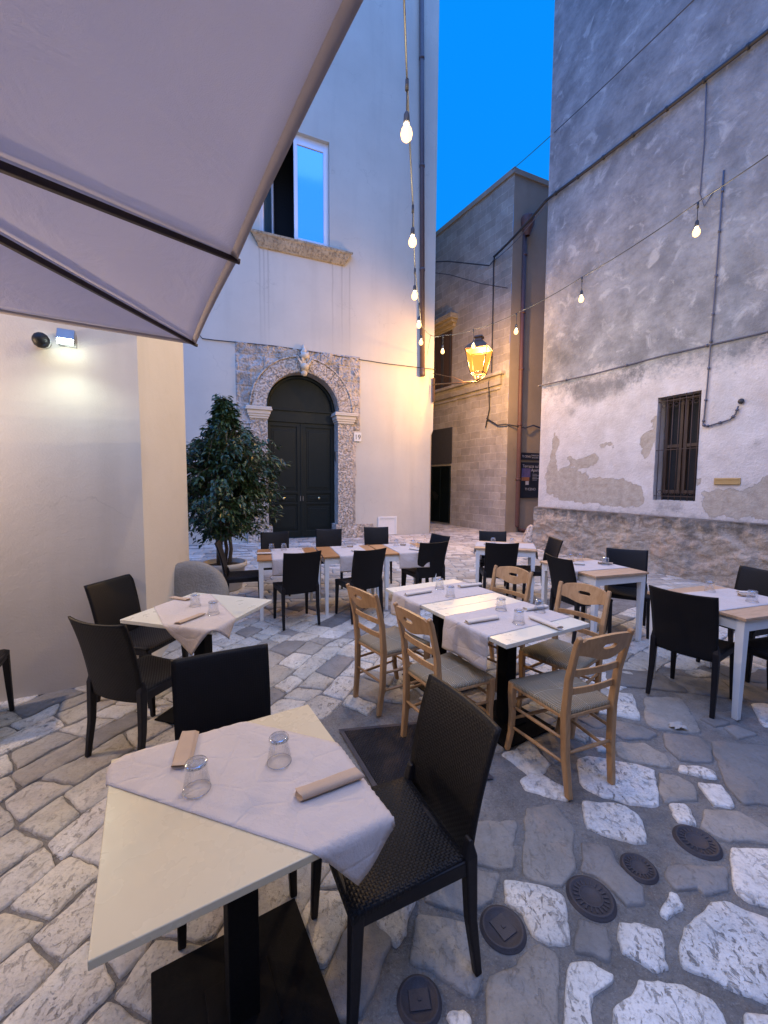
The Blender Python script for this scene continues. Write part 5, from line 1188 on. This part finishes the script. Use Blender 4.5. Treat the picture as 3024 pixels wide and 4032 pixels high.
def bulb(parent_loc):
    e = empty('string_bulb', parent_loc, 0)
    m = MB(); m.lathe([(.0, .125), (.012, .125), (.019, .11), (.021, .06), (.018, .045), (.0, .045)], 14); m.tube([(0, 0, .12), (0, 0, .26)], .0045, 6); m.tube([(0, 0, .26), (0, 0, DROP)], .012, 8); m.build('socket', M['cable'], e)
    m = MB(); m.lathe([(.014, .05), (.02, .038), (.034, .015), (.040, -.012), (.034, -.038), (.02, -.053), (.0, -.058)], 20); m.build('globe', M['bulb'], e)
    return e
B0 = bulb((0, 0, 0))
for i, (x, y, z) in enumerate(BV):
    if i >= 10: break
    o = B0 if i == 0 else copy_tree(B0)
    o.location = (x, y, z); o.rotation_euler = (0, 0, i); tag(o, BL[i], 'light bulb', 'warm bulbs of the string lights')
for i in range(10, len(BV)):  # extra bulbs out of view, added along the strings to carry warm light
    o = copy_tree(B0); o.location = BV[i]; tag(o, ['bulb overhead behind the camera on the left string', 'bulb overhead farther behind on the left string', 'last bulb of the left string behind the camera', 'bulb beyond the right edge of the view', 'last bulb beyond the right edge'][i - 10], 'light bulb', 'warm bulbs of the string lights')
def hang(i): x, y, z = BV[i]; return Vector((x, y, z + DROP))
turn = Vector((.95, 8.75, 4.74))
chain1 = [Vector((-.35, -2.2, 5.0))] + [hang(i) for i in (12, 11, 10, 0, 1, 2, 3, 4)] + [turn]
chain2 = [turn] + [hang(i) for i in (5, 6, 7, 8, 9, 13, 14)]
def swag(ch, s=.03):
    out = []
    for a, b in zip(ch, ch[1:]): out += sag(a, b, 6, s)[:-1]
    return out + [ch[-1]]
wire('string_light_cable', swag(chain1), .006, M['cable'], None, 'black cable of the string lights running overhead towards the downpipe')
wire('string_light_cable', swag(chain2), .006, M['cable'], None, 'black cable of the string lights crossing from the lantern to the weathered wall')
wire('stay_wire', [turn, Vector((1.3, 12.9, 5.6))], .004, M['cable'], None, 'thin stay wire from the string lights to the cream building corner', 'wire')
wire('overhead_wire', sag((3.95, 13.55, 11.48), (4.13, 1.5, 6.3), 14, .12), .008, M['cable'], None, 'thin overhead wire from the alley roof corner across the sky', 'wire')
a = Rb.matrix_basis @ Vector((0, -.06, 8.52)); b = Gb.matrix_basis @ Vector((.72, .08, 9.2))
wire('overhead_cable', sag(a, b, 12, .05), .035, M['cable'], None, 'thick black cable bundle spanning the alley to the old stone building', 'cable', 8)
wire('overhead_cable', sag(a - Vector((0, 0, .08)), b - Vector((0, 0, .12)), 12, .12), .012, M['cable_grey'], None, 'thin grey cable just below the thick bundle spanning the alley', 'cable')

# ================================================================== LIGHT
def lamp(name, typ, loc, energy, col, parent=None, **kw):
    d = bpy.data.lights.new(name, typ); d.energy = energy; d.color = col
    for k, v in kw.items(): setattr(d, k, v)
    o = bpy.data.objects.new(name, d); COL.objects.link(o); o.location = loc
    if parent: o.parent = parent
    return o
BE = 112
for i, (x, y, z) in enumerate(BV):
    lamp('bulb_light', 'POINT', (x, y, z - .01), BE * (1.0 if i < 10 else (1.2 if i < 13 else .6)), (1, .77, .46), shadow_soft_size=.028)
lamp('lantern_light', 'POINT', (Lx, Ly, Lz + .5), 1400, (1, .52, .15), shadow_soft_size=.10)
p = NM @ Vector((-1.1, -.34, 2.2))
wl = empty('wall_lamp', NM @ Vector((-1.1, 0, 2.2)), A_N, label='warm globe wall lamp on the near cream wall, just outside the left of the view', cat='wall lamp')  # unseen lamp added to warm the near wall and the ground at left
m = MB(); m.box((-.04, -.02, -.06), (.04, 0, .06)); m.tube([(0, -.02, 0), (0, -.34, 0), (0, -.34, .06)], .01, 8); m.build('bracket', M['iron'], wl)
m = MB(); m.lathe([(.0, -.07), (.04, -.06), (.07, 0), (.04, .06), (.0, .07)], 18, (0, -.34, 0)); m.build('globe', M['bulb'], wl)
lamp('wall_lamp_light', 'POINT', p, 400, (1, .70, .42), shadow_soft_size=.06)
p = NM @ Vector((.53, -.21, 2.64))
sp = lamp('floodlight_beam', 'SPOT', p, 11, (.82, 1, .86), spot_size=R(158), spot_blend=.7, shadow_soft_size=.035)
dr = (NM.to_3x3() @ Vector((0, -.35, -1))).normalized(); sp.rotation_euler = dr.to_track_quat('-Z', 'Y').to_euler()

sun_el, sun_az = R(4), R(200)
w = bpy.data.worlds.new('World'); sc.world = w; w.use_nodes = True; nt = w.node_tree; nt.nodes.clear()
out = nt.nodes.new('ShaderNodeOutputWorld'); bg = nt.nodes.new('ShaderNodeBackground'); nt.links.new(bg.outputs[0], out.inputs[0])
tc = nt.nodes.new('ShaderNodeTexCoord'); sx = nt.nodes.new('ShaderNodeSeparateXYZ'); nt.links.new(tc.outputs['Generated'], sx.inputs[0])
def mrange(src, a, b):
    m_ = nt.nodes.new('ShaderNodeMapRange'); m_.inputs['From Min'].default_value = a; m_.inputs['From Max'].default_value = b; m_.interpolation_type = 'SMOOTHSTEP'; nt.links.new(src, m_.inputs['Value']); return m_.outputs[0]
def mixc(f, a, b):
    m_ = nt.nodes.new('ShaderNodeMix'); m_.data_type = 'RGBA'; nt.links.new(f, m_.inputs[0])
    for i, v in ((6, a), (7, b)):
        if isinstance(v, tuple): m_.inputs[i].default_value = (*v, 1)
        else: nt.links.new(v, m_.inputs[i])
    return m_.outputs[2]
back_low, back_high, front = (.50, .66, 1.02), (.18, .88, 3.2), (.0, .28, 1.0)
backc = mixc(mrange(sx.outputs['Z'], .05, .55), back_low, back_high)
skyc = mixc(mrange(sx.outputs['Y'], .55, -.35), front, backc)
sk = nt.nodes.new('ShaderNodeTexSky'); sk.sky_type = 'NISHITA'; sk.sun_disc = False; sk.sun_elevation = sun_el; sk.sun_rotation = sun_az
ml = nt.nodes.new('ShaderNodeMix'); ml.data_type = 'RGBA'; ml.blend_type = 'ADD'; ml.inputs[0].default_value = .004
nt.links.new(skyc, ml.inputs[6]); nt.links.new(sk.outputs[0], ml.inputs[7]); nt.links.new(ml.outputs[2], bg.inputs[0]); bg.inputs[1].default_value = SKY = 1.0
sun = lamp('sky_glow', 'SUN', (0, 0, 20), .6, (.60, .74, 1), angle=R(75))
sun.rotation_euler = Vector((-.22, .22, -.95)).to_track_quat('-Z', 'Y').to_euler()

# ================================================================== CAMERA
cam = bpy.data.cameras.new('camera'); co = bpy.data.objects.new('camera', cam); COL.objects.link(co); sc.camera = co
cam.sensor_fit = 'HORIZONTAL'; cam.sensor_width = 36; cam.lens = 880 / 1659 * 36; cam.clip_start = .02; cam.clip_end = 500
co.location = (0, 0, 1.67); pit = math.atan(64 / 880)
co.rotation_euler = (Matrix.Rotation(R(90) - pit, 3, 'X') @ Matrix.Rotation(R(.35), 3, 'Z')).to_euler()
sc.view_settings.view_transform = 'Standard'; sc.view_settings.look = 'None'; sc.view_settings.exposure = 0; sc.view_settings.gamma = 1
sc.render.resolution_x = 768; sc.render.resolution_y = 1024
sc.cycles.use_denoising = True
try: sc.cycles.denoiser = 'OPENIMAGEDENOISE'
except Exception: pass
sc.cycles.max_bounces = 7; sc.cycles.diffuse_bounces = 4; sc.cycles.transmission_bounces = 6; sc.cycles.transparent_max_bounces = 8
sc.cycles.caustics_reflective = False; sc.cycles.caustics_refractive = False; sc.cycles.sample_clamp_indirect = 4
